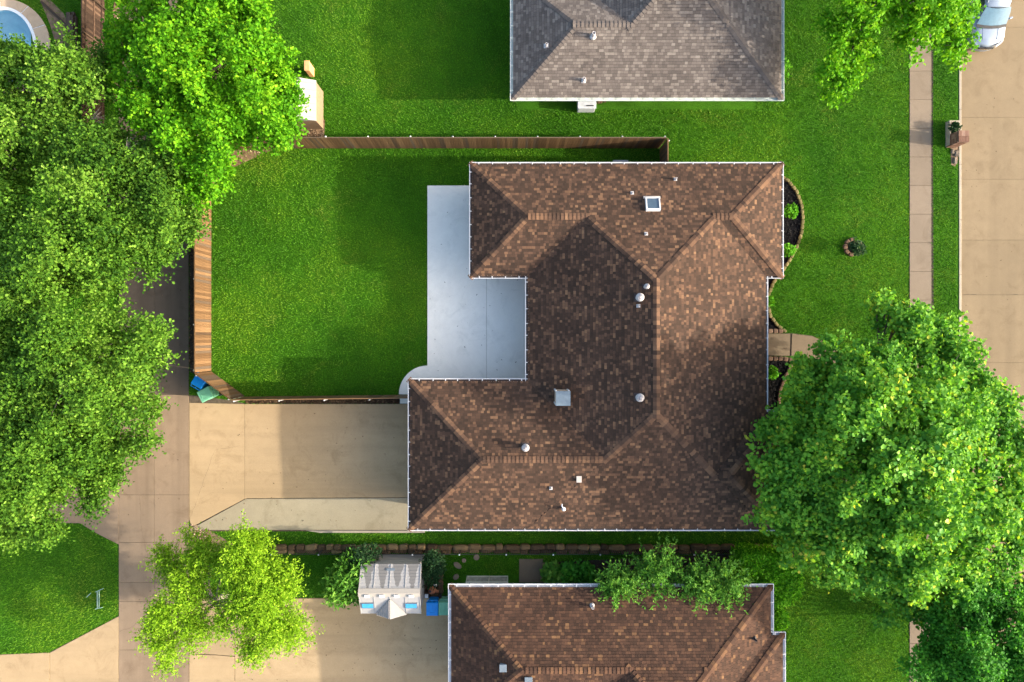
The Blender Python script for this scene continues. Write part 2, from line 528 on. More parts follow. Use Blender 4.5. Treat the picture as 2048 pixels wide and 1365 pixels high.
# aprons west of the alley
slab_set('alley_apron', [(238, 960), (238, 1090), (195, 1068), (160, 1047), (60, 1046), (60, 960)], [([(237.6, 960), (237.6, 1089), (195, 1067.5), (160, 1046.5), (60, 1046), (60, 960)], 'alley')])
slab_set('west_driveway', [(238, 1232), (238, 1480), (-300, 1480), (-300, 1309), (0, 1309), (99, 1305)],
         [([(237.5, 1233), (237.5, 1479), (100.5, 1479), (100.5, 1305.5)], 'drive'), ([(99.5, 1305.5), (99.5, 1479), (-300, 1479), (-300, 1309.5), (0, 1309.5)], 'drive')])
# neighbour's driveway (lower left)
slab_set('neighbour_driveway', [(378, 1196), (505, 1196), (600, 1196), (722, 1196), (724, 1192), (930, 1192), (930, 1520), (378, 1520)],
         [([(379, 1197), (469.5, 1197), (469.5, 1312), (430, 1309), (379, 1307)], 'drive'), ([(379, 1308.4), (430, 1310.4), (469.5, 1313.4), (469.5, 1519), (379, 1519)], 'drive'),
          ([(470.6, 1197), (722, 1197), (724, 1193), (929, 1193), (929, 1519), (470.6, 1519)], 'drive')])
# mulch strip between cedar fence and alley
def sheet(name, poly, mat, z=0.006, kind='structure', paved=True):
    mb = MB(); mb.prism(poly_px(poly), z - 0.005, z)
    o = mb.build(name, M[mat])
    tag(o, kind=kind)
    if paved: PAVED.append(poly)
    return o
sheet('mulch_strip', [(379, 300), (421, 300), (421, 742), (394, 752), (379, 742)], 'soil', 0.008)
sheet('earth_strip', [(492, 796), (800, 796), (800, 807.5), (492, 807.5)], 'soil', 0.008)
BED_A = [(1470, 350), (1556, 350), (1575, 362), (1592, 383), (1602, 410), (1605, 440), (1602, 468), (1592, 497), (1578, 522), (1562, 545), (1546, 566), (1537, 588), (1535, 610), (1540, 632), (1553, 650), (1568, 662), (1475, 666)]
BED_B = [(1475, 714), (1588, 716), (1575, 745), (1560, 780), (1556, 830), (1560, 880), (1475, 880)]
sheet('mulch_bed', BED_A, 'mulch', 0.02)
sheet('mulch_bed', BED_B, 'mulch', 0.02)
sheet('bare_earth', [(424, 300), (545, 300), (500, 320), (462, 338), (436, 366), (424, 392)], 'bare', 0.005, paved=False)
sheet('bare_earth', [(606, 240), (650, 240), (648, 290), (540, 293), (560, 262)], 'bare', 0.005)
sheet('bare_earth', [(228, -100), (243, -100), (243, 210), (228, 210)], 'bare', 0.005, paved=False)
sheet('bare_earth', [(80, 0), (100, 0), (128, 28), (140, 60), (136, 140), (118, 150), (112, 90), (100, 50)], 'bare', 0.005, paved=False)
sheet('bare_earth', [(380, 1050), (420, 1062), (470, 1090), (380, 1120)], 'bare', 0.006, paved=False)
sheet('soil_bed', [(846, 1112), (884, 1112), (884, 1195), (846, 1195)], 'soil', 0.006)
sheet('soil_bed', [(1085, 1125), (1530, 1105), (1530, 1200), (1085, 1200)], 'soil', 0.006)

# pool
def build_pool():
    root = thing('swimming_pool', 'round edged swimming pool with pale blue water and white coping', 'pool', (*P2(8, 97), 0))
    cx, cy = P2(8, 97)
    a, b = 61 / 36, 76 / 36
    n = 48
    ell = lambda k, ra, rb, z: (cx + ra * math.cos(2 * math.pi * k / n), cy + rb * math.sin(2 * math.pi * k / n), z)
    rings = [(a, b, -0.02), (a, b, -0.35), (a - 0.45, b - 0.45, -0.38), (a - 0.5, b - 0.5, -1.1), (0.4, 0.4, -1.35)]
    mb = MB()
    vs = [ell(k, *r) for r in rings for k in range(n)]
    fs = [(i * n + k, i * n + (k + 1) % n, (i + 1) * n + (k + 1) % n, (i + 1) * n + k) for i in range(len(rings) - 1) for k in range(n)]
    fs.append(tuple((len(rings) - 1) * n + k for k in range(n)))
    mb.add(vs, fs)
    mb.build('basin', M['plaster'], root, smooth=True)
    mb = MB()
    vs = [ell(k, ra, rb, z) for ra, rb, z in ((a, b, 0.0), (a, b, 0.075), (a + 0.16, b + 0.16, 0.075), (a + 0.16, b + 0.16, 0.0)) for k in range(n)]
    mb.add(vs, [(i * n + k, i * n + (k + 1) % n, (i + 1) * n + (k + 1) % n, (i + 1) * n + k) for i in range(3) for k in range(n)])
    mb.build('coping', M['coping'], root, smooth=False)
    m, nt, bs = new_mat('pool_water')
    nt.nodes.remove(bs)
    tr = N(nt, 'ShaderNodeBsdfTransparent'); tr.inputs[0].default_value = (0.86, 0.97, 1.0, 1)
    gl = N(nt, 'ShaderNodeBsdfGlossy', Roughness=0.02)
    fr = N(nt, 'ShaderNodeFresnel', IOR=1.33)
    bp = N(nt, 'ShaderNodeBump', Strength=0.15, Distance=0.05)
    nt.links.new(noise(nt, 3.0, 2), bp.inputs['Height'])
    nt.links.new(bp.outputs[0], gl.inputs['Normal']); nt.links.new(bp.outputs[0], fr.inputs['Normal'])
    mx = N(nt, 'ShaderNodeMixShader'); nt.links.new(fr.outputs[0], mx.inputs[0])
    nt.links.new(tr.outputs[0], mx.inputs[1]); nt.links.new(gl.outputs[0], mx.inputs[2])
    nt.links.new(mx.outputs[0], nt.nodes['Material Output'].inputs[0])
    mb = MB(); mb.add([ell(k, a, b, -0.06) for k in range(n)], [tuple(range(n))])
    mb.build('water', m, root)
    # deck: slabs round the pool, split at its joints
    dk = tag(MB().build('pool_deck', M['deck']), kind='structure')
    base = MB()
    outer = [(a + 0.75, b + 0.62), (a + 0.16, b + 0.16)]
    def ring_piece(k0, k1, z0, z1):
        mbp = MB()
        o = [(cx + (a + 0.92) * math.cos(t), cy + (b + 0.62) * math.sin(t)) for t in np.linspace(k0, k1, 8)]
        i = [(cx + (a + 0.162) * math.cos(t), cy + (b + 0.162) * math.sin(t)) for t in np.linspace(k1, k0, 8)]
        mbp.prism(o + i, z0, z1)
        return mbp
    js = [-75, -12, 28, 58, 95, 140, 200, 245, 285]
    for q in range(len(js) - 1):
        ring_piece(rad(js[q]) + 0.008, rad(js[q + 1]) - 0.008, -0.05, 0.055).build('deck_slab', M['deck'], dk, bevel=0.01)
        ring_piece(rad(js[q]) - 0.004, rad(js[q]) + 0.004, -0.05, 0.05).build('joint_strip', M['coping'], dk)
    # fill between deck ring and the opening in the ground
    mbf = MB()
    x0, x1, y0, y1 = X(POOL[0]), X(POOL[1]), Y(POOL[3]), Y(POOL[2])
    sq = [(x0, y0), (x1, y0), (x1, y1), (x0, y1)]
    eo = [(cx + (a + 0.16) * math.cos(t), cy + (b + 0.16) * math.sin(t)) for t in np.linspace(0, 2 * math.pi, 41)[:-1]]
    for k in range(40):
        p, q = eo[k], eo[(k + 1) % 40]
        def out(pt):
            dx, dy = pt[0] - cx, pt[1] - cy
            s = 1e9
            if dx > 1e-6: s = min(s, (x1 - cx) / dx)
            if dx < -1e-6: s = min(s, (x0 - cx) / dx)
            if dy > 1e-6: s = min(s, (y1 - cy) / dy)
            if dy < -1e-6: s = min(s, (y0 - cy) / dy)
            return (cx + dx * s, cy + dy * s)
        po, qo = out(p), out(q)
        mbf.add([(*p, -0.01), (*po, -0.01), (*qo, -0.01), (*q, -0.01)], [(0, 1, 2, 3)])
    mbf.build('deck_bed', M['soil'], dk)
    PAVED.append([(8 + 94 * math.cos(t), 97 + 99 * math.sin(t)) for t in np.linspace(0, 2 * math.pi, 40)])
build_pool()

# ------------------------------------------------------------------ houses
Z0 = 2.6
def roof_fn(rects, pitch):
    def f(x, y, skip=None):
        h = -1.0
        for i, (x0, x1, y0, y1) in enumerate(rects):
            if i == skip: continue
            d = min(x - x0, x1 - x, y - y0, y1 - y)
            h = max(h, d * pitch)
        return h
    return f

SH_W = [0.12, 0.15, 0.19, 0.24]
def shingle_mesh(w, mat):
    e = 0.143
    mb = MB()
    x = w / 2 - 0.004
    mb.add([(-x, 0, 0), (x, 0, 0), (x, 0, 0.020), (-x, 0, 0.020), (x, e - 0.012, 0.007), (-x, e - 0.012, 0.007), (-x, e - 0.012, 0), (x, e - 0.012, 0)],
           [(0, 1, 2, 3), (3, 2, 4, 5), (1, 7, 4, 2), (0, 3, 5, 6)])
    me = bpy.data.meshes.new('shingle')
    me.from_pydata(mb.v, [], mb.f); me.materials.append(mat)
    return me

def house(name, label, rects_px, outline_px, pitch, pal, over, wall_mat, weights, xyrange, gutter_mat='white_metal', dark_base=True, cap_tint=(0.5, 0.9), gw=0.165):
    rects = []
    for x0, x1, y0, y1 in rects_px:
        a, b = P2(x0, y1, Z0), P2(x1, y0, Z0)
        rects.append((a[0], b[0], a[1], b[1]))
    rf = roof_fn(rects, pitch)
    ol = [P2(a, b, Z0) for a, b in outline_px]
    n = len(ol)
    area = sum(ol[i][0] * ol[(i + 1) % n][1] - ol[(i + 1) % n][0] * ol[i][1] for i in range(n))
    if area < 0:
        ol = ol[::-1]
    cx = sum(p[0] for p in ol) / n; cy = sum(p[1] for p in ol) / n
    root = thing(name, label, 'house', (cx, cy, 0))
    bpy.context.view_layer.update()
    def part(mb, nm, mat, parent=None, **k):
        return mb.build(nm, mat, parent or root, **k)
    def inset(d):
        out = []
        for i in range(n):
            p, c, q = ol[i - 1], ol[i], ol[(i + 1) % n]
            e1 = Vector((c[0] - p[0], c[1] - p[1])).normalized(); e2 = Vector((q[0] - c[0], q[1] - c[1])).normalized()
            n1 = Vector((-e1.y, e1.x)); n2 = Vector((-e2.y, e2.x))
            out.append((c[0] + (n1.x + n2.x) * d, c[1] + (n1.y + n2.y) * d))
        return out
    # walls
    w = inset(over)
    mb = MB()
    vs = [(p[0], p[1], 0) for p in w] + [(p[0], p[1], Z0 - 0.12) for p in w]
    mb.add(vs, [(i, (i + 1) % n, n + (i + 1) % n, n + i) for i in range(n)])
    wall = part(mb, 'wall', M[wall_mat])
    # windows on the longer walls
    for i in range(n):
        a, b = Vector(w[i]), Vector(w[(i + 1) % n])
        L = (b - a).length
        if L < 2.4: continue
        t = (b - a).normalized(); nn = Vector((t.y, -t.x))
        q = Matrix.Rotation(math.atan2(t.y, t.x), 3, 'Z')
        k = max(1, int(L / 4.5))
        for j in range(k):
            c = a + t * (L * (j + 0.5) / k)
            fr = MB()
            for dx, dz, sx, sz in ((-0.65, 0, 0.08, 1.3), (0.65, 0, 0.08, 1.3), (0, 0.69, 1.38, 0.08), (0, -0.69, 1.38, 0.08), (0, 0, 1.22, 0.05)):
                fr.box((c.x + nn.x * 0.03 + t.x * dx, c.y + nn.y * 0.03 + t.y * dx, 1.4 + dz), (sx, 0.08, sz), q)
            fo = part(fr, 'window', M['door_white'])
            g = MB(); g.box((c.x + nn.x * 0.012, c.y + nn.y * 0.012, 1.4), (1.24, 0.02, 1.32), q)
            g.build('pane', M['glass_dark'], fo)
    # soffit + fascia
    so = MB()
    iw = inset(over - 0.01); ow = inset(0.02)
    for i in range(n):
        j = (i + 1) % n
        so.add([(*iw[i], Z0 - 0.14), (*iw[j], Z0 - 0.14), (*ow[j], Z0 - 0.14), (*ow[i], Z0 - 0.14), (*ow[i], Z0 - 0.01), (*ow[j], Z0 - 0.01)], [(0, 1, 2, 3), (3, 2, 5, 4)])
    part(so, 'soffit', M['soffit'])
    # roof deck
    dk = MB()
    for i, (x0, x1, y0, y1) in enumerate(rects):
        z = Z0 - 0.004 * i - 0.01
        wx, wy = x1 - x0, y1 - y0
        hh = min(wx, wy) / 2
        if wx >= wy: r0, r1 = (x0 + hh, (y0 + y1) / 2), (x1 - hh, (y0 + y1) / 2)
        else: r0, r1 = ((x0 + x1) / 2, y0 + hh), ((x0 + x1) / 2, y1 - hh)
        zr = z + hh * pitch
        v = [(x0, y0, z), (x1, y0, z), (x1, y1, z), (x0, y1, z), (*r0, zr), (*r1, zr)]
        if wx >= wy: f = [(0, 1, 5, 4), (2, 3, 4, 5), (1, 2, 5), (3, 0, 4)]
        else: f = [(1, 2, 5, 4), (3, 0, 4, 5), (0, 1, 4), (2, 3, 5)]
        dk.add(v, f)
    roof = part(dk, 'roof', M['felt'])
    # shingles
    stuff = MB(); whole = []
    cosp = 1 / math.sqrt(1 + pitch * pitch)
    E = 0.143 * cosp
    xa, xb, ya, yb = xyrange
    for i, (x0, x1, y0, y1) in enumerate(rects):
        wx, wy = x1 - x0, y1 - y0
        half = min(wx, wy) / 2
        sides = [((x0, y0), (1, 0), (0, 1), wx), ((x1, y0), (0, 1), (-1, 0), wy), ((x1, y1), (-1, 0), (0, -1), wx), ((x0, y1), (0, -1), (1, 0), wy)]
        for (ox, oy), (ux, uy), (vx, vy), L in sides:
            U = Vector((ux, uy, 0)); V = Vector((vx, vy, pitch)).normalized(); Nn = U.cross(V)
            rows = int(half / E) + 1
            for r in range(rows):
                v0 = r * E - 0.04
                v1 = min(v0 + E, half)
                if v1 - v0 < 0.02: continue
                a0, b0 = max(v0, -0.04), L - max(v0, -0.04)
                u = a0 - random.random() * 0.2
                while u < b0:
                    ww = random.choices(SH_W, weights)[0]
                    ua, ub = u, u + ww
                    u = ub
                    um = (max(ua, a0) + min(ub, b0)) / 2; vm = (v0 + v1) / 2
                    x, y = ox + ux * um + vx * vm, oy + uy * um + vy * vm
                    if not (xa < x < xb and ya < y < yb): continue
                    hm = vm * pitch
                    oth = rf(x, y, i)
                    if oth > hm + 0.05: continue
                    tie = False
                    for j in range(i):
                        q = rects[j]
                        ds = (x - q[0], q[1] - x, y - q[2], q[3] - y)
                        d = min(ds)
                        if abs(d * pitch - hm) < 0.02:
                            gq = ((1, 0), (-1, 0), (0, 1), (0, -1))[ds.index(d)]
                            if gq == (vx, vy): tie = True
                    if tie: continue
                    zb = Z0 + 0.008
                    lo = lambda v: max(v, -0.04)
                    la, ra_ = lo(v0), L - lo(v0)
                    lt, rt = lo(v1), L - lo(v1)
                    tone = min(1, max(0, random.betavariate(1.1, 1.7)))
                    clipped = ua < la or ub > ra_ or ua < lt or ub > rt or v1 - v0 < E * 0.95
                    if not clipped:
                        Mx = Matrix((( U.x, V.x, Nn.x, ox + ux * um + vx * v0), (U.y, V.y, Nn.y, oy + uy * um + vy * v0), (U.z, V.z, Nn.z, zb + v0 * pitch), (0, 0, 0, 1)))
                        big = (CAM_H / (CAM_H - Z0 - hm)) ** 2 * ww + random.random() * 0.01
                        if not (XV[0] < x < XV[1] and YV[0] < y < YV[1]): big = -1
                        whole.append((big, ww, Mx, tone, oth > hm - 0.05))
                    else:
                        A0, B0 = min(max(ua, la), ra_), max(min(ub, ra_), la)
                        A1, B1 = min(max(ua, lt), rt), max(min(ub, rt), lt)
                        if B0 - A0 < 0.01 and B1 - A1 < 0.01: continue
                        pt = lambda uu, vv, nz: Vector((ox + ux * uu + vx * vv, oy + uy * uu + vy * vv, zb + vv * pitch)) + Nn * nz
                        vs = [pt(A0, v0, 0), pt(B0, v0, 0), pt(B0, v0, 0.02), pt(A0, v0, 0.02), pt(B1, v1, 0.009), pt(A1, v1, 0.009)]
                        stuff.add(vs, [(0, 1, 2, 3), (3, 2, 4, 5), (1, 4, 2), (0, 3, 5)], tone)
    whole.sort(key=lambda t: -t[0])
    meshes = {ww: shingle_mesh(ww, M['sho_' + pal]) for ww in SH_W}
    Ri = Matrix.Translation((-cx, -cy, 0))
    for q, (big, ww, Mx, tone, _) in enumerate(whole):
        if q < 300 and big > 0:
            inst('shingle', meshes[ww], roof, Mx, tone)
        else:
            me = meshes[ww]
            stuff.add([Mx @ v.co for v in me.vertices], [tuple(p.vertices) for p in me.polygons], tone)
    so_ = stuff.build('shingles', M['sh_' + pal], roof, tint=True)
    so_['kind'] = 'stuff'
    # shingle objects sit in world coordinates: parent inverse undoes the house's base
    for o in roof.children:
        if o.name.startswith('shingle') and o.data.name.startswith('shingle') and o is not so_:
            o.matrix_parent_inverse = so_.matrix_parent_inverse
    # ridge and hip caps
    cm = MB(); cw = 0.17
    capm = {}
    def cap_mesh(drop):
        key = round(drop, 3)
        if key not in capm:
            b = MB(); l = 0.215
            b.add([(0, 0, 0.03), (l, 0, 0.002), (0, -cw, 0.03 - drop), (l, -cw, 0.002 - drop), (0, cw, 0.03 - drop), (l, cw, 0.006 - drop), (0, 0, -0.006), (0, -cw, -drop - .006), (0, cw, -drop - .006)],
                  [(2, 3, 1, 0), (0, 1, 5, 4), (6, 7, 2, 0), (8, 6, 0, 4), ], 0.5)
            me = bpy.data.meshes.new('ridge_cap'); me.from_pydata(b.v, [], b.f); me.materials.append(M['sho_' + pal]); capm[key] = me
        return capm[key]
    caps = []
    for i, (x0, x1, y0, y1) in enumerate(rects):
        wx, wy = x1 - x0, y1 - y0
        hh = min(wx, wy) / 2
        if wx >= wy: r0, r1 = (x0 + hh, (y0 + y1) / 2), (x1 - hh, (y0 + y1) / 2); hp = [((x0, y0), r0), ((x0, y1), r0), ((x1, y0), r1), ((x1, y1), r1)]
        else: r0, r1 = ((x0 + x1) / 2, y0 + hh), ((x0 + x1) / 2, y1 - hh); hp = [((x0, y0), r0), ((x1, y0), r0), ((x0, y1), r1), ((x1, y1), r1)]
        lines = [(a, b, 0, hh * pitch, pitch / math.sqrt(2)) for a, b in hp] + [(r0, r1, hh * pitch, hh * pitch, pitch)]
        for a, b, za, zb2, dr in lines:
            a3, b3 = Vector((*a, Z0 + za)), Vector((*b, Z0 + zb2))
            L = (b3 - a3).length
            if L < 0.2: continue
            d = (b3 - a3) / L
            s = Vector((-d.y, d.x, 0)).normalized(); up = d.cross(s)
            if up.z < 0: up = -up; s = -s
            step = 0.205
            k = -1
            while k * step < L - 0.1:
                p = a3 + d * (k * step)
                k += 1
                pm = p + d * 0.12
                if not (xa < pm.x < xb and ya < pm.y < yb): continue
                if rf(pm.x, pm.y, i) > pm.z - Z0 + 0.03: continue
                q1, q2 = pm + s * 0.3, pm - s * 0.3
                if rf(q1.x, q1.y) + rf(q2.x, q2.y) > 2 * rf(pm.x, pm.y) - 0.06: continue
                if any((c - pm).length < 0.12 for c in caps[-400:]): continue
                caps.append(pm.copy())
                Mx = Matrix(((d.x, s.x, up.x, p.x), (d.y, s.y, up.y, p.y), (d.z, s.z, up.z, p.z + 0.028), (0, 0, 0, 1)))
                o = inst('ridge_cap', cap_mesh(cw * dr * 0.93), roof, Mx, random.uniform(*cap_tint) if random.random() < 0.8 else 0.25)
                o.matrix_parent_inverse = so_.matrix_parent_inverse
    # gutters with hangers
    hb = MB(); hb.box((0, 0, 0), (0.04, gw, 0.014))
    hme = bpy.data.meshes.new('gutter_hanger'); hme.from_pydata(hb.v, [], hb.f); hme.materials.append(M[gutter_mat])
    for i in range(n):
        a, b = Vector(ol[i]), Vector(ol[(i + 1) % n])
        L = (b - a).length
        t = (b - a) / L; nn = Vector((t.y, -t.x))
        if L < 0.4: continue
        pv, nx = Vector(ol[i - 1]), Vector(ol[(i + 2) % n])
        conv = lambda e1, e2: e1.x * e2.y - e1.y * e2.x > 0
        ext0 = 0.13 if conv((a - pv).normalized(), t) else -0.0
        ext1 = 0.0
        def ring(off, z):
            p = a + nn * off - t * (off if ext0 else -0.0); q = b + nn * off + t * (off if conv(t, (nx - b).normalized()) else 0)
            return (p.x, p.y, z), (q.x, q.y, z)
        prof = [(0.0, Z0 - 0.02), (0.0, Z0 - 0.13), (gw - .02, Z0 - 0.13), (gw, Z0 - 0.02), (gw, Z0 - 0.005), (gw - .03, Z0 - 0.005), (gw - .03, Z0 - 0.03), (gw - .045, Z0 - 0.115), (0.012, Z0 - 0.115), (0.012, Z0 - 0.02)]
        mb = MB(); vs = []
        for of, z in prof: vs += list(ring(of, z))
        m_ = len(prof)
        mb.add(vs, [(2 * k, 2 * k + 1, 2 * ((k + 1) % m_) + 1, 2 * ((k + 1) % m_)) for k in range(m_)])
        g = part(mb, 'gutter', M[gutter_mat])
        if dark_base:
            p0, q0 = ring(0.02, Z0 - 0.10); p1, q1 = ring(gw - .036, Z0 - 0.09)
            d_ = MB(); d_.add([p0, q0, q1, p1], [(0, 1, 2, 3)])  # dark brown strip along the gutter floor
            x = d_.build('gutter_strip', M['dark_base'], g)
        u = 0.35
        while u < L - 0.1:
            c = a + t * u + nn * gw * 0.48
            Mx = Matrix.Translation((c.x, c.y, Z0 + 0.004)) @ Matrix.Rotation(math.atan2(t.y, t.x), 4, 'Z')
            if XV[0] - 1 < c.x < XV[1] + 1 and YV[0] - 1 < c.y < YV[1] + 1:
                o = inst('gutter_hanger', hme, g, Mx); o.matrix_parent_inverse = so_.matrix_parent_inverse
            u += random.uniform(0.6, 0.78)
        # downspout at the edge's start
        if L > 3:
            c = a + t * (over + 0.15) - nn * (over - 0.05)
            dsp = MB(); dsp.box((c.x, c.y, (Z0 - 0.2) / 2), (0.08, 0.06, Z0 - 0.2), Matrix.Rotation(math.atan2(t.y, t.x), 3, 'Z'))
            dsp.build('downspout', M[gutter_mat], root)
    def on_roof(px, py, extra=0.0):
        h = Z0
        for _ in range(8):
            x, y = P2(px, py, h)
            h = Z0 + max(0, rf(x, y)) + extra
        e = 0.02
        gx = (rf(x + e, y) - rf(x - e, y)) / (2 * e); gy = (rf(x, y + e) - rf(x, y - e)) / (2 * e)
        return Vector((x, y, h - extra)), Vector((-gx, -gy, 1)).normalized()
    return root, roof, on_roof

XV = (X(-30), X(2080)); YV = (Y(1400), Y(-30))
XR = (X(-200), X(2300), Y(1700), Y(-300))

main, main_roof, on_main = house('brown_house', 'large brown shingled hip roof house in the middle with thin white gutters and square chimney',
    [(945, 1561, 331, 551), (1057, 1530, 331, 1056), (822, 1530, 764, 1056), (1150, 1561, 826, 1056)],
    [(945, 331), (1561, 331), (1561, 551), (1530, 551), (1530, 826), (1561, 826), (1561, 1056), (822, 1056), (822, 764), (1057, 764), (1057, 551), (945, 551)],
    0.37, 'brown', 0.5, 'brick', [4, 4, 3, 2], XR)
grey, grey_roof, on_grey = house('grey_house', 'house with weathered grey shingled roof at the top of the picture',
    [(1028, 1561, -48, 194), (1132, 1561, -520, 194)],
    [(1028, 194), (1028, -48), (1132, -48), (1132, -520), (1561, -520), (1561, 194)],
    0.42, 'grey', 0.98, 'brick_pale', [1, 2, 3, 4], XR, gutter_mat='cream_metal', dark_base=False, cap_tint=(0.0, 0.4), gw=0.2)
rust, rust_roof, on_rust = house('reddish_brown_house', 'house with reddish brown shingled roof and wide white gutter at the bottom of the picture',
    [(904, 1540, 1176, 1452), (1113, 1540, 1176, 1900), (1150, 1564, 1272, 1700)],
    [(904, 1176), (904, 1452), (1113, 1452), (1113, 1900), (1540, 1900), (1540, 1700), (1564, 1700), (1564, 1272), (1540, 1272), (1540, 1176)],
    0.40, 'rust', 0.98, 'brick', [2, 4, 4, 3], XR, dark_base=False, cap_tint=(0.6, 0.92), gw=0.2)
bpy.context.view_layer.update()

def roof_frame(p, n, rz=0.0):
    q = n.to_track_quat('Z', 'Y').to_matrix().to_4x4()
    return Matrix.Translation(p) @ q
M['vent_white'] = plain('weathered_vent', (0.42, 0.39, 0.38), 0.55, var=0.35, scale=14)
def pipe_vent(root, on, px, py, h=0.32, r=0.045, mat='vent_white', base=0.11):
    p, n = on(px, py, h * 0.5)
    mb = MB()
    F = roof_frame(p + n * 0.03, n)
    vs = [(-base, -base, 0), (base, -base, 0), (base, base, 0), (-base, base, 0)]
    b = base
    mb.box((0, 0, 0), (b * 1.5, b * 1.7, 0.02), None)
    mb.v = [tuple(F @ Vector(v)) for v in mb.v]
    o = mb.build('pipe_vent', M[mat], root)
    mb = MB()
    mb.lathe(p, [(r * 1.9, 0.0), (r * 1.5, 0.08), (r, 0.1), (r, h), (r * 0.7, h), (r * 0.65, h - 0.1)], 12)
    mb.build('pipe', M[mat], o, smooth=False)
def round_vent(root, on, px, py, r):
    p, n = on(px, py, 0.35)
    mb = MB()
    F = roof_frame(p + n * 0.03, n)
    mb.box((0, 0, 0), (r * 2.0, r * 2.0, 0.02))
    mb.v = [tuple(F @ Vector(v)) for v in mb.v]
    o = mb.build('turbine_vent', M['dark_base'], root)
    mb = MB(); mb.lathe(p, [(r * 0.75, -0.1), (r * 0.75, 0.22), (r * 0.8, 0.24)], 16); mb.build('collar', M['vent_white'], o)
    mb = MB()
    for k in range(18):
        a = 2 * math.pi * k / 18
        pts = [(r * f * math.cos(a + s), r * f * math.sin(a + s), z) for f, z, s in ((0.72, 0.24, 0), (1.0, 0.32, .08), (1.02, 0.38, .16), (0.7, 0.47, .24), (0.15, 0.5, .3))]
        a2 = a + 2 * math.pi / 18 * 0.93
        pts2 = [(r * f * math.cos(a2 + s), r * f * math.sin(a2 + s), z - 0.012) for f, z, s in ((0.72, 0.24, 0), (1.0, 0.32, .08), (1.02, 0.38, .16), (0.7, 0.47, .24), (0.15, 0.5, .3))]
        vs = [Vector(q) + p for q in pts + pts2]
        mb.add(vs, [(j, j + 5, j + 6, j + 1) for j in range(4)])
    mb.lathe(p, [(r * 0.2, 0.49), (r * 0.2, 0.505)], 12)
    mb.build('fins', M['vent_white'], o)
for a in ((1352, 358), (1265, 386, 0.2, 0.035), (1293, 468, 0.2, 0.035), (1278, 612, 0.26, 0.035), (1102, 977, 0.16, 0.04)):
    pipe_vent(main, on_main, *a)
for a in ((1294, 573, 0.13), (1280, 595, 0.2), (1280, 796, 0.2), (1051, 896, 0.19)):
    round_vent(main, on_main, *a)
for a in ((1187, 70, 0.4, 0.09), (1093, 90, 0.25, 0.06), (1168, 159, 0.3, 0.07)):
    pipe_vent(grey, on_grey, *a, base=0.15)
pipe_vent(rust, on_rust, 1185, 1214, 0.35, 0.07)
pipe_vent(rust, on_rust, 1510, 1279, 0.3, 0.06, 'black_metal')
M['vent_slate'] = plain('vent_slate', (0.13, 0.16, 0.19), 0.5)
def box_vent(root, on, px, py, sx, sy, h, mat):
    p, n = on(px, py, h)
    mb = MB(); mb.box((p.x, p.y, p.z + h / 2 - 0.06), (sx, sy, h + 0.12)); o = mb.build('box_vent', M[mat], root, bevel=0.02)
    mb = MB(); mb.box((p.x, p.y, p.z + h + 0.012), (sx + 0.06, sy + 0.06, 0.03)); mb.build('vent_cap', M[mat], o, bevel=0.01)
box_vent(main, on_main, 1158, 959, 0.2, 0.26, 0.12, 'vent_grey')
box_vent(rust, on_rust, 1006, 1337, 0.3, 0.32, 0.18, 'vent_slate')
box_vent(rust, on_rust, 1057, 1362, 0.32, 0.3, 0.18, 'vent_slate')
# hooked pipe
p, n = on_main(1128, 1020, 0.3)
mb = MB(); mb.tube([p, p + Vector((0, 0, 0.3)), p + Vector((-0.03, 0.1, 0.42)), p + Vector((-0.12, 0.22, 0.42)), p + Vector((-0.1, 0.3, 0.36))], 0.03, 8)
o = mb.build('hooked_pipe', M['white_metal'], main)
mb = MB(); mb.lathe(p, [(0.1, 0.12), (0.1, 0.2), (0.02, 0.26)], 12); mb.build('pipe_cap', M['white_metal'], o)
# skylight
p, n = on_main(1306, 410, 0.15)
F = roof_frame(p, n)
mb = MB()
s = 0.33
for dx, dy, sx, sy in ((-s, 0, 0.06, 2 * s + 0.06), (s, 0, 0.06, 2 * s + 0.06), (0, -s, 2 * s - 0.06, 0.06), (0, s, 2 * s - 0.06, 0.06)):
    mb.box((dx, dy, 0.1), (sx, sy, 0.22))
mb.v = [tuple(F @ Vector(v)) for v in mb.v]
o = mb.build('skylight', M['white_metal'], main)
mb = MB(); mb.box((0, 0, 0.16), (2 * s - 0.07, 2 * s - 0.07, 0.03)); mb.v = [tuple(F @ Vector(v)) for v in mb.v]
mb.build('pane', M['sky_glass'], o)
mb = MB(); mb.box((0, -s - 0.11, 0.045), (2 * s + 0.2, 0.14, 0.02)); mb.v = [tuple(F @ Vector(v)) for v in mb.v]
mb.build('flashing', M['vent_grey'], o)
# chimney
M['siding'] = plain('chimney_siding', (0.48, 0.36, 0.26), 0.8)
M['blue_metal'] = plain('chimney_metal', (0.12, 0.16, 0.195), 0.5, 0.0)
p, n = on_main(1126, 797, 1.0)
mb = MB(); mb.box((p.x - 0.03, p.y + 0.03, p.z + 0.4), (0.62, 0.66, 1.3)); ch = mb.build('chimney', M['siding'], main)
mb = MB()
for dx in (-1, 1):
    for dy in (-1, 1):
        mb.box((p.x - 0.03 + dx * 0.31, p.y + 0.03 + dy * 0.33, p.z + 0.4), (0.07, 0.07, 1.302))
mb.build('corner_trim', M['white_metal'], ch)
c = p + Vector((0, 0, 1.06)); q = 0.36
mb = MB(); mb.box(c, (2 * q, 2 * q, 0.05)); mb.add([c + Vector((-q + .01, -q + .01, 0.027)), c + Vector((q - .01, -q + .01, 0.027)), c + Vector((q - .01, q - .01, 0.06)), c + Vector((-q + .01, q - .01, 0.027))], [(0, 1, 2), (0, 2, 3)])
mb.build('chimney_cap', M['blue_metal'], ch)

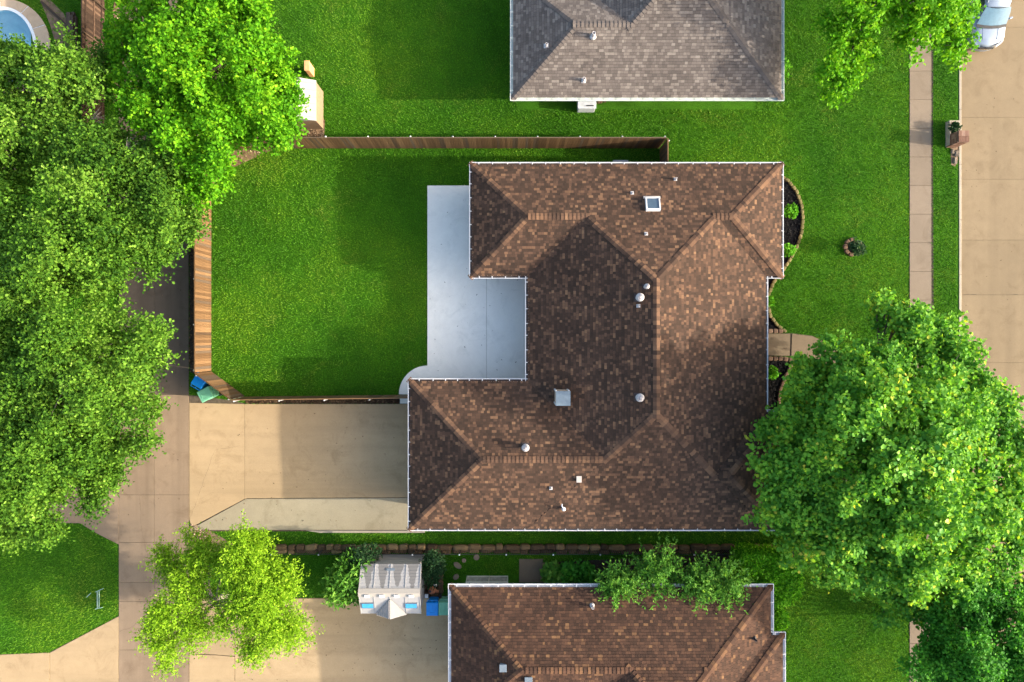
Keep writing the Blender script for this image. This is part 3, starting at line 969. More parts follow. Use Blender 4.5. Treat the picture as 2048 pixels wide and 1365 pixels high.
# garage door on the west wall of the main house, front door on the east
gx = X(822) * (36 - Z0) / 36 + 0.5
gy = (682.5 - 900) / 38.8
mb = MB()
for k in range(4):
    mb.box((gx - 0.02, gy, 0.3 + 0.53 * k), (0.05, 4.8, 0.51))
mb.build('garage_door', M['door_white'], main)

# ------------------------------------------------------------------ fences
def board_fence(name, label, p0, p1, h, mat, out, width=0.14, posts=2.35, group=None, post_mat='galv', boards_in=True):
    """p0->p1 in px on the ground; out: +1/-1 side (left of travel = +1) where the rails and posts stand"""
    a, b = Vector((*P2(*p0), 0)), Vector((*P2(*p1), 0))
    L = (b - a).length; t = (b - a) / L; nn = Vector((-t.y, t.x, 0)) * out
    rz = math.atan2(t.y, t.x)
    root = thing(name, label, 'fence', a, rz, group)
    bm_ = MB(); bm_.box((0, 0, 0), (width - 0.004, 0.018, h))
    me = bpy.data.meshes.new('board'); me.from_pydata(bm_.v, [], bm_.f); me.materials.append(M[mat])
    k = int(L / width)
    w = L / k
    for i in range(k):
        Mx = Matrix.Translation(((i + 0.5) * w, out * random.uniform(-0.004, 0.0), h / 2 + random.uniform(-0.012, 0.012))) @ Matrix.Diagonal((w / width, 1, 1, 1))
        inst('board', me, root, Mx)
    rb = MB(); rb.box((0, 0, 0), (L, 0.04, 0.09))
    rme = bpy.data.meshes.new('rail'); rme.from_pydata(rb.v, [], rb.f); rme.materials.append(M[mat])
    for z in (0.3, h / 2, h - 0.25):
        inst('rail', rme, root, Matrix.Translation((L / 2, out * 0.032, z)))
    cb = MB(); cb.box((0, 0, 0), (L, 0.05, 0.03))
    cme = bpy.data.meshes.new('cap_rail'); cme.from_pydata(cb.v, [], cb.f); cme.materials.append(M[mat])
    inst('cap_rail', cme, root, Matrix.Translation((L / 2, out * 0.012, h + 0.03)))
    pb = MB(); pb.lathe((0, 0, 0), [(0.03, 0), (0.03, h - 0.06), (0.045, h - 0.06), (0.045, h - 0.03), (0.02, h)], 10)
    pme = bpy.data.meshes.new('post'); pme.from_pydata(pb.v, [], pb.f); pme.materials.append(M[post_mat])
    m_ = max(2, round(L / posts) + 1)
    for i in range(m_):
        inst('post', pme, root, Matrix.Translation((0.1 + (L - 0.2) * i / (m_ - 1), out * 0.085, 0)))
    return root
board_fence('cedar_fence', 'sunlit cedar board fence along the alley on the west side of the lawn', (422.5, 299), (422.5, 742), 1.83, 'cedar', -1)
board_fence('cedar_fence', 'short angled cedar fence section behind the two waste bins', (422.5, 743.5), (490, 793), 1.83, 'cedar', -1)
board_fence('cedar_fence', 'cedar fence seen edge on between back lawn and driveway', (491.5, 794), (842, 790), 1.83, 'cedar', -1)
board_fence('cedar_fence', 'long brown board fence between back lawn and grey roofed house', (424, 297), (1318, 297), 1.83, 'cedar', 1)
board_fence('cedar_fence', 'short dark fence return meeting the north eave of the brown house', (1319.5, 298), (1319.5, 350), 1.83, 'cedar', 1)
board_fence('dark_fence', 'dark weathered board fence beside the pool yard in the corner', (209, -60), (209, 330), 1.9, 'old_wood', 1, post_mat='timber')

# iron picket fence above the stone row
def iron_fence():
    x0, x1, py = 556, 1470, 1097.5
    a, b = P2(x0, py), P2(x1, py)
    L = b[0] - a[0]; h = 1.0
    root = thing('iron_fence', 'thin black iron picket fence along the stone row', 'fence', (*a, 0))
    pb = MB(); pb.box((0, 0, 0), (0.009, 0.009, h - 0.05))
    me = bpy.data.meshes.new('picket'); me.from_pydata(pb.v, [], pb.f); me.materials.append(M['black_metal'])
    k = int(L / 0.115)
    for i in range(k):
        inst('picket', me, root, Matrix.Translation(((i + 0.5) * L / k, 0, h / 2)))
    for z, w in ((0.15, 0.03), (h - 0.02, 0.022)):
        rb = MB(); rb.box((L / 2, 0, z), (L, w, 0.03)); local(rb, 'rail', M['black_metal'] if z < 1 else M['vent_grey'], root)
    pb = MB(); pb.box((0, 0, h / 2), (0.055, 0.055, h + 0.06)); me = bpy.data.meshes.new('post'); me.from_pydata(pb.v, [], pb.f); me.materials.append(M['black_metal'])
    cb = MB(); cb.box((0, 0, h + 0.06), (0.07, 0.07, 0.03)); cme = bpy.data.meshes.new('post_cap'); cme.from_pydata(cb.v, [], cb.f); cme.materials.append(M['galv'])
    for i in range(11):
        po = inst('post', me, root, Matrix.Translation((0.03 + (L - 0.06) * i / 10, 0.0, 0)))
        inst('post_cap', cme, po, Matrix.Identity(4))
iron_fence()

# ------------------------------------------------------------------ stones
STONE = [(0, (0.05, 0.033, 0.02)), (0.6, (0.11, 0.072, 0.038)), (1, (0.24, 0.165, 0.08))]
M['stone'] = tinted('rough_stone', STONE, False, bmp=0.6, fine=12)
M['paver'] = tinted('brown_paver', [(0, (0.09, 0.055, 0.035)), (1, (0.15, 0.095, 0.065))], False, fine=20)
def stone_mesh(seed, nm, mat, rough=0.12):
    r = random.Random(seed)
    bm = bmesh.new()
    bmesh.ops.create_cube(bm, size=1.0)
    bmesh.ops.bevel(bm, geom=list(bm.edges), offset=0.2, segments=1, affect='EDGES')
    for v in bm.verts:
        v.co += Vector((r.uniform(-1, 1), r.uniform(-1, 1), r.uniform(-1, 1))) * rough * 0.5
    me = bpy.data.meshes.new(nm); bm.to_mesh(me); bm.free()
    me.materials.append(mat)
    return me
SM = [stone_mesh(i, 'stone', M['stone']) for i in range(8)]
wall_root = thing('stone_retaining_wall', 'low rough stone row beside the grass strip behind the iron fence', 'stone wall', (*P2(1050, 1098), 0))
bpy.context.view_layer.update()
wo = Vector((*P2(1050, 1098), 0))
for row, (py, dep, z) in enumerate(((1093, 0.30, 0.16), (1101.5, 0.26, 0.06))):
    x = 548 + 6 * row
    while x < 1545:
        w = random.uniform(14, 34)
        p = Vector((*P2(x + w / 2, py + random.uniform(-1, 1)), z)) - wo
        Mx = Matrix.Translation(p) @ Matrix.Rotation(random.uniform(-0.08, 0.08), 4, 'Z') @ Matrix.Diagonal((w / 36 - 0.03, dep, 0.34, 1))
        inst('stone', random.choice(SM), wall_root, Mx, random.random())
        x += w
PAVED.append([(545, 1089), (1545, 1089), (1545, 1106), (545, 1106)])

PM = [stone_mesh(20 + i, 'edging_stone', M['paver'], 0.06) for i in range(3)]
M['olive'] = tinted('olive_paver', [(0, (0.085, 0.075, 0.028)), (1, (0.17, 0.14, 0.06))], False, fine=20)
OM = [stone_mesh(30 + i, 'edging_stone', M['olive'], 0.08) for i in range(3)]
def edging(name, label, pts, size=(0.27, 0.17, 0.14), lift=0.05, mat_meshes=None, closed=False, step=0.285):
    P3 = [Vector((*P2(*p), 0)) for p in pts]
    root = thing(name, label, 'edging', P3[0])
    acc = 0.0
    for i in range(len(P3) - 1):
        a, b = P3[i], P3[i + 1]
        L = (b - a).length; t = (b - a) / L
        while acc < L:
            p = a + t * acc
            Mx = Matrix.Translation(p - P3[0] + Vector((0, 0, lift))) @ Matrix.Rotation(math.atan2(t.y, t.x) + random.uniform(-.06, .06), 4, 'Z') @ Matrix.Diagonal((size[0], size[1], size[2], 1))
            inst('edging_stone', random.choice(mat_meshes or PM), root, Mx, random.random())
            acc += step
        acc -= L
    return root
edging('paver_edging', 'curved line of brown edging pavers around the black mulch bed', BED_A[1:-1], mat_meshes=OM)
edging('paver_edging', 'short row of brown pavers north of the front walk', [(1478, 662.5), (1568, 662.5)], (0.27, 0.24, 0.16))
edging('paver_edging', 'row of brown pavers on the south side of the front walk', [(1478, 717), (1565, 717.5), (1590, 722)], (0.27, 0.24, 0.16))
edging('paver_edging', 'brown pavers along the south mulch bed partly under the big tree', [(1586, 722), (1574, 745), (1559, 780), (1555, 830), (1559, 880)])
edging('stone_edging', 'single column of pale stones beside the shed planting bed', [(881, 1113), (881.5, 1186)], (0.36, 0.30, 0.16), mat_meshes=SM, step=0.37)
edging('stone_edging', 'short row of stones south of the planting bed next to the shed', [(853, 1188), (885, 1188)], (0.42, 0.26, 0.14), mat_meshes=SM, step=0.45)
edging('stone_edging', 'rounded stones edging the leafy bed beside the pebbled square', [(1090, 1130), (1180, 1131)], (0.32, 0.26, 0.14), mat_meshes=SM, step=0.35)
# tree ring
rc = Vector((*P2(1704, 495), 0))
ring = thing('tree_ring', 'small ring of brown stones around the sapling on the front lawn', 'tree ring', rc)
for k in range(9):
    if k in (1,): continue
    a = 2 * math.pi * k / 9 + 0.3
    Mx = Matrix.Translation((0.42 * math.cos(a), 0.42 * math.sin(a), 0.07)) @ Matrix.Rotation(a, 4, 'Z') @ Matrix.Diagonal((0.2, 0.27, 0.18, 1))
    inst('edging_stone', random.choice(PM), ring, Mx, random.uniform(0.4, 1))
mb = MB(); mb.lathe((0, 0, 0), [(0.36, 0.0), (0.34, 0.03)], 20); local(mb, 'soil', M['mulch'], ring)
PAVED.append([(1704 + 17 * math.cos(t), 495 + 17 * math.sin(t)) for t in np.linspace(0, 6.28, 16)])
# stepping stones
for (px, py, sx, sy), lb in zip(((915, 1131, 0.3, 0.5), (928, 1121, 0.25, 0.25), (953, 1115, 0.33, 0.33), (912, 1154, 0.36, 0.3)),
        ('tall oval stepping stone on the shaded grass', 'smallest round stepping stone in the curved row', 'squarish stepping stone nearest the iron fence', 'stepping stone nearest the white gutter corner')):
    b = MB(); b.lathe((0, 0, 0), [(0.5, 0.0), (0.52, 0.03), (0.46, 0.045)], 9)
    o = b.build('stepping_stone', M['walk']); o.location = (*P2(px, py), 0.0); o.scale = (sx, sy, 1); o.rotation_euler.z = random.random()
    tag(o, lb, 'stepping stone', 'stepping stones on the shaded grass')
    PAVED.append([(px + sx * 15 * math.cos(t), py + sy * 15 * math.sin(t)) for t in np.linspace(0, 6.28, 10)])
slab_set('pebbled_square', [(1038, 1118), (1086, 1118), (1086, 1165), (1038, 1165)], [(rect(1038, 1118, 1086, 1165, 0.3), 'agg')], piece='paving_slab')
slab_set('paving_strip', [(1038, 1166), (1100, 1166), (1100, 1190), (1038, 1190)], [(rect(1038, 1166, 1062, 1190, 0.3), 'agg'), (rect(1063, 1166, 1100, 1190, 0.3), 'agg')], piece='paving_slab')

# ------------------------------------------------------------------ small objects
M['bin_blue'] = plain('bin_blue_plastic', (0.004, 0.21, 0.60), 0.4, var=0.08)
M['bin_green'] = plain('bin_green_plastic', (0.13, 0.36, 0.22), 0.45, var=0.08)
M['tyre'] = plain('tyre_rubber', (0.02, 0.02, 0.02), 0.8)
def wheelie_bin(px, py, rz, mat, label, lid_open=0.0):
    x, y = P2(px, py, 1.05)
    root = thing('wheelie_bin', label, 'bin', (x, y, 0), rz, 'wheeled waste bins')
    mb = MB()
    # tapered body
    mb.add([(-.24, -.27, 0.06), (.24, -.27, 0.06), (.24, .27, 0.06), (-.24, .27, 0.06), (-.30, -.34, 1.0), (.30, -.34, 1.0), (.30, .34, 1.0), (-.30, .34, 1.0)],
           [(0, 3, 2, 1), (4, 5, 6, 7), (0, 1, 5, 4), (1, 2, 6, 5), (2, 3, 7, 6), (3, 0, 4, 7)])
    local(mb, 'body', M[mat], root, bevel=0.03)
    mb = MB()
    mb.add([(-.33, -.40, 1.0), (.33, -.40, 1.0), (.34, .36, 1.0), (-.34, .36, 1.0), (-.29, -.36, 1.07), (.29, -.36, 1.07), (.30, .32, 1.1), (-.30, .32, 1.1)],
           [(0, 3, 2, 1), (4, 5, 6, 7), (0, 1, 5, 4), (1, 2, 6, 5), (2, 3, 7, 6), (3, 0, 4, 7)])
    mb.box((0, -0.22, 1.085), (0.26, 0.05, 0.02)); mb.box((0, 0.05, 1.098), (0.02, 0.3, 0.012)); mb.box((-.2, 0.02, 1.093), (0.02, 0.4, 0.02)); mb.box((.2, 0.02, 1.093), (0.02, 0.4, 0.02))
    local(mb, 'lid', M[mat], root, bevel=0.02)
    mb = MB()
    mb.tube([(-.27, .38, 1.0), (-.27, .45, 1.03), (.27, .45, 1.03), (.27, .38, 1.0)], 0.018, 8)
    mb.bar((0, .38, 1.0), (0, .45, 1.03), 0.03)
    local(mb, 'handle', M[mat], root)
    for s in (-1, 1):
        w = MB(); w.lathe((0, 0, 0), [(0.05, -0.03), (0.12, -0.03), (0.12, 0.03), (0.05, 0.03)], 16, M=Matrix.Rotation(math.pi / 2, 3, 'Y'))
        w.v = [(v[0] + s * 0.29, v[1] + 0.33, v[2] + 0.12) for v in w.v]
        local(w, 'wheel', M['tyre'], root)
    return root
wheelie_bin(864.5, 1218, 0, 'bin_blue', 'bright blue wheelie bin standing beside the resin shed')
wheelie_bin(889, 1217, 0, 'bin_green', 'green wheelie bin half under the white gutter next to the blue one')
wheelie_bin(398, 762, rad(150), 'bin_blue', 'blue wheelie bin tucked against the angled cedar fence')
wheelie_bin(411, 789, rad(-62), 'bin_green', 'pale green wheelie bin standing at the driveway corner by the fence')

# shed
M['shed_wall'] = plain('shed_resin', (0.33, 0.30, 0.26), 0.6, var=0.05)
M['shed_slate'] = plain('shed_dormer_resin', (0.21, 0.205, 0.195), 0.6, var=0.06)  # one even grey for both dormer panels
M['sky_blue'] = plain('skylight_blue', (0.035, 0.27, 0.52), 0.15, spec=0.8)
def streak_mat():
    m, nt, b = new_mat('shed_roof_resin')
    tc = nt.nodes.new('ShaderNodeTexCoord')
    mp = N(nt, 'ShaderNodeMapping'); mp.inputs['Scale'].default_value = (1, 1, 1)
    nt.links.new(tc.outputs['Object'], mp.inputs[0])
    sp = nt.nodes.new('ShaderNodeSeparateXYZ'); nt.links.new(mp.outputs[0], sp.inputs[0])
    # grime hangs in scalloped curtains below the roof ribs (every 0.78 m)
    a = N(nt, 'ShaderNodeMath', operation='MULTIPLY'); nt.links.new(sp.outputs[0], a.inputs[0]); a.inputs[1].default_value = 2 * math.pi / 0.78
    c = N(nt, 'ShaderNodeMath', operation='COSINE'); nt.links.new(a.outputs[0], c.inputs[0])
    y = N(nt, 'ShaderNodeMath', operation='MULTIPLY_ADD'); nt.links.new(sp.outputs[1], y.inputs[0]); y.inputs[1].default_value = -1.5; y.inputs[2].default_value = 1.0
    ad = N(nt, 'ShaderNodeMath', operation='ADD'); nt.links.new(c.outputs[0], ad.inputs[0]); nt.links.new(y.outputs[0], ad.inputs[1])
    nz = noise(nt, 4.0, 4, 0.6)
    nz2 = N(nt, 'ShaderNodeMath', operation='MULTIPLY_ADD'); nt.links.new(nz, nz2.inputs[0]); nz2.inputs[1].default_value = 2.2; nt.links.new(ad.outputs[0], nz2.inputs[2])
    f = ramp(nt, nz2.outputs[0], [(0.5, (0,) * 3), (0.56, (1,) * 3)])
    mr = N(nt, 'ShaderNodeMapRange'); nt.links.new(nz2.outputs[0], mr.inputs[0]); mr.inputs[1].default_value = -0.4; mr.inputs[2].default_value = 2.6
    f = ramp(nt, mr.outputs[0], [(0.40, (0,) * 3), (0.46, (1,) * 3)])
    nt.links.new(mixc(nt, f, (0.15, 0.143, 0.135), (0.30, 0.29, 0.28)), b.inputs['Base Color'])
    b.inputs['Roughness'].default_value = 0.6
    return m
M['shed_roof'] = streak_mat()
def shed():
    eh, rh = 1.85, 2.45
    w0, n0 = P2(722, 1128, eh); e0, s0 = P2(843, 1227, eh)
    x0, y1 = w0, n0; x1, y0 = e0, s0
    cx, cy = (x0 + x1) / 2, (y0 + y1) / 2
    hx, hy = (x1 - x0) / 2, (y1 - y0) / 2
    root = thing('garden_shed', 'grey resin garden shed with streaked roof and two blue skylights', 'shed', (cx, cy, 0))
    mb = MB(); a = 0.1
    mb.add([(-hx + a, -hy + a, 0), (hx - a, -hy + a, 0), (hx - a, hy - a, 0), (-hx + a, hy - a, 0), (-hx + a, -hy + a, eh), (hx - a, -hy + a, eh), (hx - a, hy - a, eh), (-hx + a, hy - a, eh), (-hx + a, 0, rh - 0.05), (hx - a, 0, rh - 0.05)],
           [(0, 1, 5, 4), (2, 3, 7, 6), (1, 2, 6, 9, 5), (3, 0, 4, 8, 7)])
    for k in range(6):
        z = 0.2 + 0.3 * k
        mb.box((0, hy - a + 0.006, z), (2 * hx - 2 * a - 0.02, 0.012, 0.03)); mb.box((hx - a + 0.006, 0, z), (0.012, 2 * hy - 2 * a - 0.02, 0.03))
    local(mb, 'wall', M['shed_wall'], root)
    sl = (rh - eh) / hy
    for sgn in (1, -1):
        mb = MB()
        prev = None
        nrow = 9
        vs, fs = [], []
        for r in range(nrow):
            ya, yb = hy * (1 - r / nrow), hy * (1 - (r + 1) / nrow)
            za, zb = eh + sl * (hy - ya) + 0.03, eh + sl * (hy - yb) + 0.015
            o = [(-hx, sgn * ya, za - 0.03), (hx, sgn * ya, za - 0.03), (hx, sgn * ya, za), (-hx, sgn * ya, za), (hx, sgn * yb, zb), (-hx, sgn * yb, zb)]
            if sgn > 0: mb.add(o, [(1, 0, 3, 2), (2, 3, 5, 4)])
            else: mb.add(o, [(0, 1, 2, 3), (3, 2, 4, 5)])
        for x in (-hx + 0.02, -hx + 0.78, 0.0, hx - 0.78, hx - 0.02):
            mb.bar((x, sgn * (hy + 0.005), eh + 0.035), (x, sgn * 0.2, rh - sl * 0.2 + 0.035), 0.035, 0.02)
        rp = local(mb, 'roof_panel', M['shed_roof'], root)
        if sgn < 0:
            for x in (-hx + 0.42, hx - 0.5):
                b = MB()
                y_ = -hy * 0.60
                zz = eh + sl * (hy + y_) + 0.04
                ang = math.atan(sl)
                b.box((x, y_, zz), (0.66, 0.36, 0.06), Matrix.Rotation(ang, 3, 'X')); fo = local(b, 'skylight', M['vent_slate'], root)
                b = MB(); b.box((x, y_, zz + 0.012), (0.57, 0.29, 0.06), Matrix.Rotation(ang, 3, 'X')); local(b, 'pane', M['sky_blue'], fo)
    mb = MB()
    mb.add([(-hx - .01, -0.22, rh - sl * .22 + .06), (hx + .01, -0.22, rh - sl * .22 + .06), (hx + .01, 0, rh + .06), (-hx - .01, 0, rh + .06), (hx + .01, 0.22, rh - sl * .22 + .06), (-hx - .01, 0.22, rh - sl * .22 + .06)], [(0, 1, 2, 3), (3, 2, 4, 5)])
    rc_ = local(mb, 'ridge_cap', M['shed_wall'], root)
    mb = MB()
    for x in (-hx * 0.72, -hx * 0.24, hx * 0.24, hx * 0.72):
        b = MB(); b.box((x, -0.16, rh + .035), (0.26, 0.18, 0.05), Matrix.Rotation(math.atan(sl), 3, 'X')); local(b, 'ridge_clip', M['white_metal'], root, bevel=0.01)
    # dormer over the door, facing south
    mb = MB(); dz = rh - 0.1
    mb.add([(0.03, -hy * 0.26, dz), (0.03, -hy - 0.12, dz - 0.02), (-0.78, -hy - 0.04, eh + 0.06)], [(0, 2, 1)])
    local(mb, 'dormer_panel', M['shed_slate'], root)
    mb = MB()
    mb.add([(0.03, -hy * 0.26, dz), (0.03, -hy - 0.12, dz - 0.02), (0.84, -hy - 0.04, eh + 0.06)], [(0, 1, 2)])
    local(mb, 'dormer_panel', M['shed_slate'], root)
    mb = MB(); mb.add([(0.03, -hy - 0.10, dz - 0.03), (-0.75, -hy - 0.05, eh + 0.02), (0.81, -hy - 0.05, eh + 0.02)], [(0, 1, 2)]); local(mb, 'gable', M['shed_wall'], root)
    mb = MB()
    for k in range(7):
        f = (k + 0.5) / 7
        x = 0.03 - 0.81 * f
        za = dz + (eh + 0.06 - dz) * f
        mb.bar((x, -hy * 0.26 - (hy * 0.74 - .04) * f - .02, za + 0.012), (x, -hy - 0.09, za + 0.004), 0.03, 0.015)
    local(mb, 'dormer_rib', M['vent_grey'], root)
    mb = MB(); mb.box((0, -hy + a - 0.02, 0.9), (1.4, 0.05, 1.7)); dr = local(mb, 'door', M['shed_wall'], root)
    mb = MB(); mb.bar((0.08, -hy + a - 0.07, 0.8), (0.08, -hy + a - 0.07, 1.1), 0.03); local(mb, 'handle', M['black_metal'], dr)
    mb = MB()
    mb.box((0.0, hy - 0.25, eh + sl * 0.25 + 0.03), (0.44, 0.12, 0.05), Matrix.Rotation(-math.atan(sl), 3, 'X')); mb2 = local(mb, 'roof_vent', M['vent_slate'], root)
    PAVED.append([(735, 1110), (840, 1110), (840, 1220), (735, 1220)])
shed()

# pots and bits by the shed
M['terracotta'] = plain('terracotta', (0.42, 0.15, 0.07), 0.8)
def chiminea():
    x, y = P2(865, 1178)
    root = thing('clay_chiminea', 'terracotta chiminea lying on the dark bed beside the shed', 'chiminea', (x, y, 0), rad(-10))
    R = Matrix.Rotation(rad(90), 3, 'Y')
    mb = MB(); mb.lathe((0, 0, 0.22), [(0.08, -0.18), (0.19, -0.12), (0.22, 0.02), (0.17, 0.14), (0.09, 0.2), (0.075, 0.36), (0.1, 0.38)], 16, M=R); local(mb, 'body', M['terracotta'], root, smooth=True)
    mb = MB(); mb.lathe((-.08, 0.0, 0.425), [(0.07, 0.0), (0.07, 0.02)], 12); local(mb, 'mouth', M['black_metal'], root)
chiminea()
mb = MB(); mb.lathe((0, 0, 0), [(0.02, 0), (0.02, 0.5), (0.07, 0.52), (0.1, 0.6), (0.07, 0.68), (0.02, 0.7)], 12)
o = mb.build('garden_light', M['coping'], smooth=True); o.location = (*P2(873, 1163), 0); tag(o, 'small white globe garden light on a stake', 'garden light')
mb = MB(); mb.box((0, 0, 0.1), (0.2, 0.2, 0.2)); mb.lathe((0, 0, 0.2), [(0.06, 0), (0.06, 0.02)], 10)
o = mb.build('white_planter', M['coping'], bevel=0.02); o.location = (*P2(854, 1190), 0); tag(o, 'tiny white square planter box north of the blue bin', 'planter')
mb = MB(); mb.box((0, 0, 0.12), (0.1, 0.42, 0.05)); mb.box((0, -.18, 0.05), (0.1, 0.05, 0.1)); mb.box((0, .18, 0.05), (0.1, 0.05, 0.1))
o = mb.build('small_bench', M['old_wood']); o.location = (*P2(851, 1166), 0); tag(o, 'narrow plank stool against the shed wall', 'stool')

# wire cage frame
def cage():
    x, y = P2(975, 1172)
    root = thing('wire_cage', 'pale metal frame cage standing against the house wall', 'cage', (x, y, 0))
    M['cage'] = plain('cage_paint', (0.6, 0.58, 0.45), 0.5)
    w, d, h = 2.25, 1.1, 0.9
    fr = MB()
    for sx in (-w / 2, 0.1, w / 2):
        for sy in (-d / 2, d / 2):
            fr.bar((sx, sy, 0), (sx, sy, h), 0.035)
        fr.bar((sx, -d / 2, h), (sx, d / 2, h), 0.045)
    for sy in (-d / 2, d / 2):
        fr.bar((-w / 2, sy, h), (w / 2, sy, h), 0.03); fr.bar((-w / 2, sy, 0.05), (w / 2, sy, 0.05), 0.035)
    fr.bar((-w / 2 + .12, -d / 2, h), (-w / 2 + .12, d / 2, h), 0.03)
    local(fr, 'frame', M['cage'], root)
    wb = MB(); wb.box((0, 0, 0), (w, 0.012, 0.012)); me = bpy.data.meshes.new('wire'); me.from_pydata(wb.v, [], wb.f); me.materials.append(M['cage'])
    for k in range(12):
        inst('wire', me, root, Matrix.Translation((0, -d / 2 + d * (k + 0.5) / 12, h - 0.01)))
    mb = MB(); mb.prism([(-w / 2, -d / 2), (w / 2, -d / 2), (w / 2, d / 2), (-w / 2, d / 2)], 0.008, 0.03); local(mb, 'floor_tray', plain('cage_floor', (0.28, 0.27, 0.2), 0.9, var=0.3), root)
cage()
mb = MB()
for q in ((0, 0), (0.35, 0.05)):
    mb.bar((q[0], 0, 0.0), (q[0], 0, 0.35), 0.04)
mb.box((0.17, 0, 0.36), (0.55, 0.12, 0.04))
o = mb.build('tap_stand', M['galv']); o.location = (*P2(1014, 1167), 0); tag(o, 'small metal tap stand next to the wire cage', 'tap stand')

# AC units
def ac_unit(px, py, sx, sy, h, mat, label):
    x, y = P2(px, py, h)
    root = thing('ac_unit', label, 'air conditioner', (x, y, 0), 0, None)
    mb = MB(); mb.box((0, 0, h / 2 + 0.03), (sx, sy, h - 0.06)); local(mb, 'cabinet', M[mat], root, bevel=0.03)
    mb = MB(); mb.box((0, 0, h + 0.015), (sx + 0.03, sy + 0.03, 0.03)); local(mb, 'top_panel', M[mat], root, bevel=0.02)
    r = min(sx, sy) * 0.38
    mb = MB(); mb.lathe((0, 0, h + 0.03), [(r, 0), (r, 0.012), (0.02, 0.02)], 24); local(mb, 'fan_opening', M['black_metal'], root)
    g = MB()
    for k in range(5):
        rr = r * (k + 1) / 5
        g.tube([(rr * math.cos(t), rr * math.sin(t), h + 0.06) for t in np.linspace(0, 2 * math.pi, 25)], 0.006, 5)
    for k in range(6):
        t = math.pi * k / 6
        g.bar((-r * math.cos(t), -r * math.sin(t), h + 0.065), (r * math.cos(t), r * math.sin(t), h + 0.065), 0.01)
    local(g, 'fan_guard', M['vent_slate'], root)
    mb = MB(); mb.box((0, 0, 0.03), (sx + 0.15, sy + 0.15, 0.06)); local(mb, 'pad', M['kerb'], root)
    return root
ac_unit(1241, 336, 0.8, 0.8, 0.85, 'vent_slate', 'slate grey air conditioner tucked under the north eave')
M['unit_pale'] = plain('pale_unit_metal', (0.52, 0.55, 0.58), 0.45)
def pale_unit():
    x, y = P2(1174, 203, 0.7)
    root = thing('pool_heater', 'pale grey metal utility box below the eave of the grey roofed house', 'utility box', (x, y, 0))
    mb = MB(); mb.box((0, 0, 0.35), (0.95, 0.75, 0.7)); local(mb, 'cabinet', M['unit_pale'], root, bevel=0.03)
    mb = MB(); mb.box((0, 0, 0.715), (1.0, 0.8, 0.03)); local(mb, 'lid', M['unit_pale'], root, bevel=0.01)
    mb = MB(); mb.bar((-0.05, -0.26, 0.75), (0.36, -0.26, 0.75), 0.05, 0.03); local(mb, 'handle', M['black_metal'], root)
pale_unit()
for (px, py, r), lb in zip(((1199, 204, 0.14), (1208, 203, 0.11)), ('larger stone beside the pale utility box', 'smaller stone right of the utility box')):
    o = bpy.data.objects.new('stone', stone_mesh(px, 'stone', M['stone'], 0.2)); COL.objects.link(o); o.location = (*P2(px, py), r * .6); o.scale = (r * 2, r * 1.7, r * 1.4); o.color = (0.4, 0.4, 0.4, 1)
    tag(o, lb, 'stone')

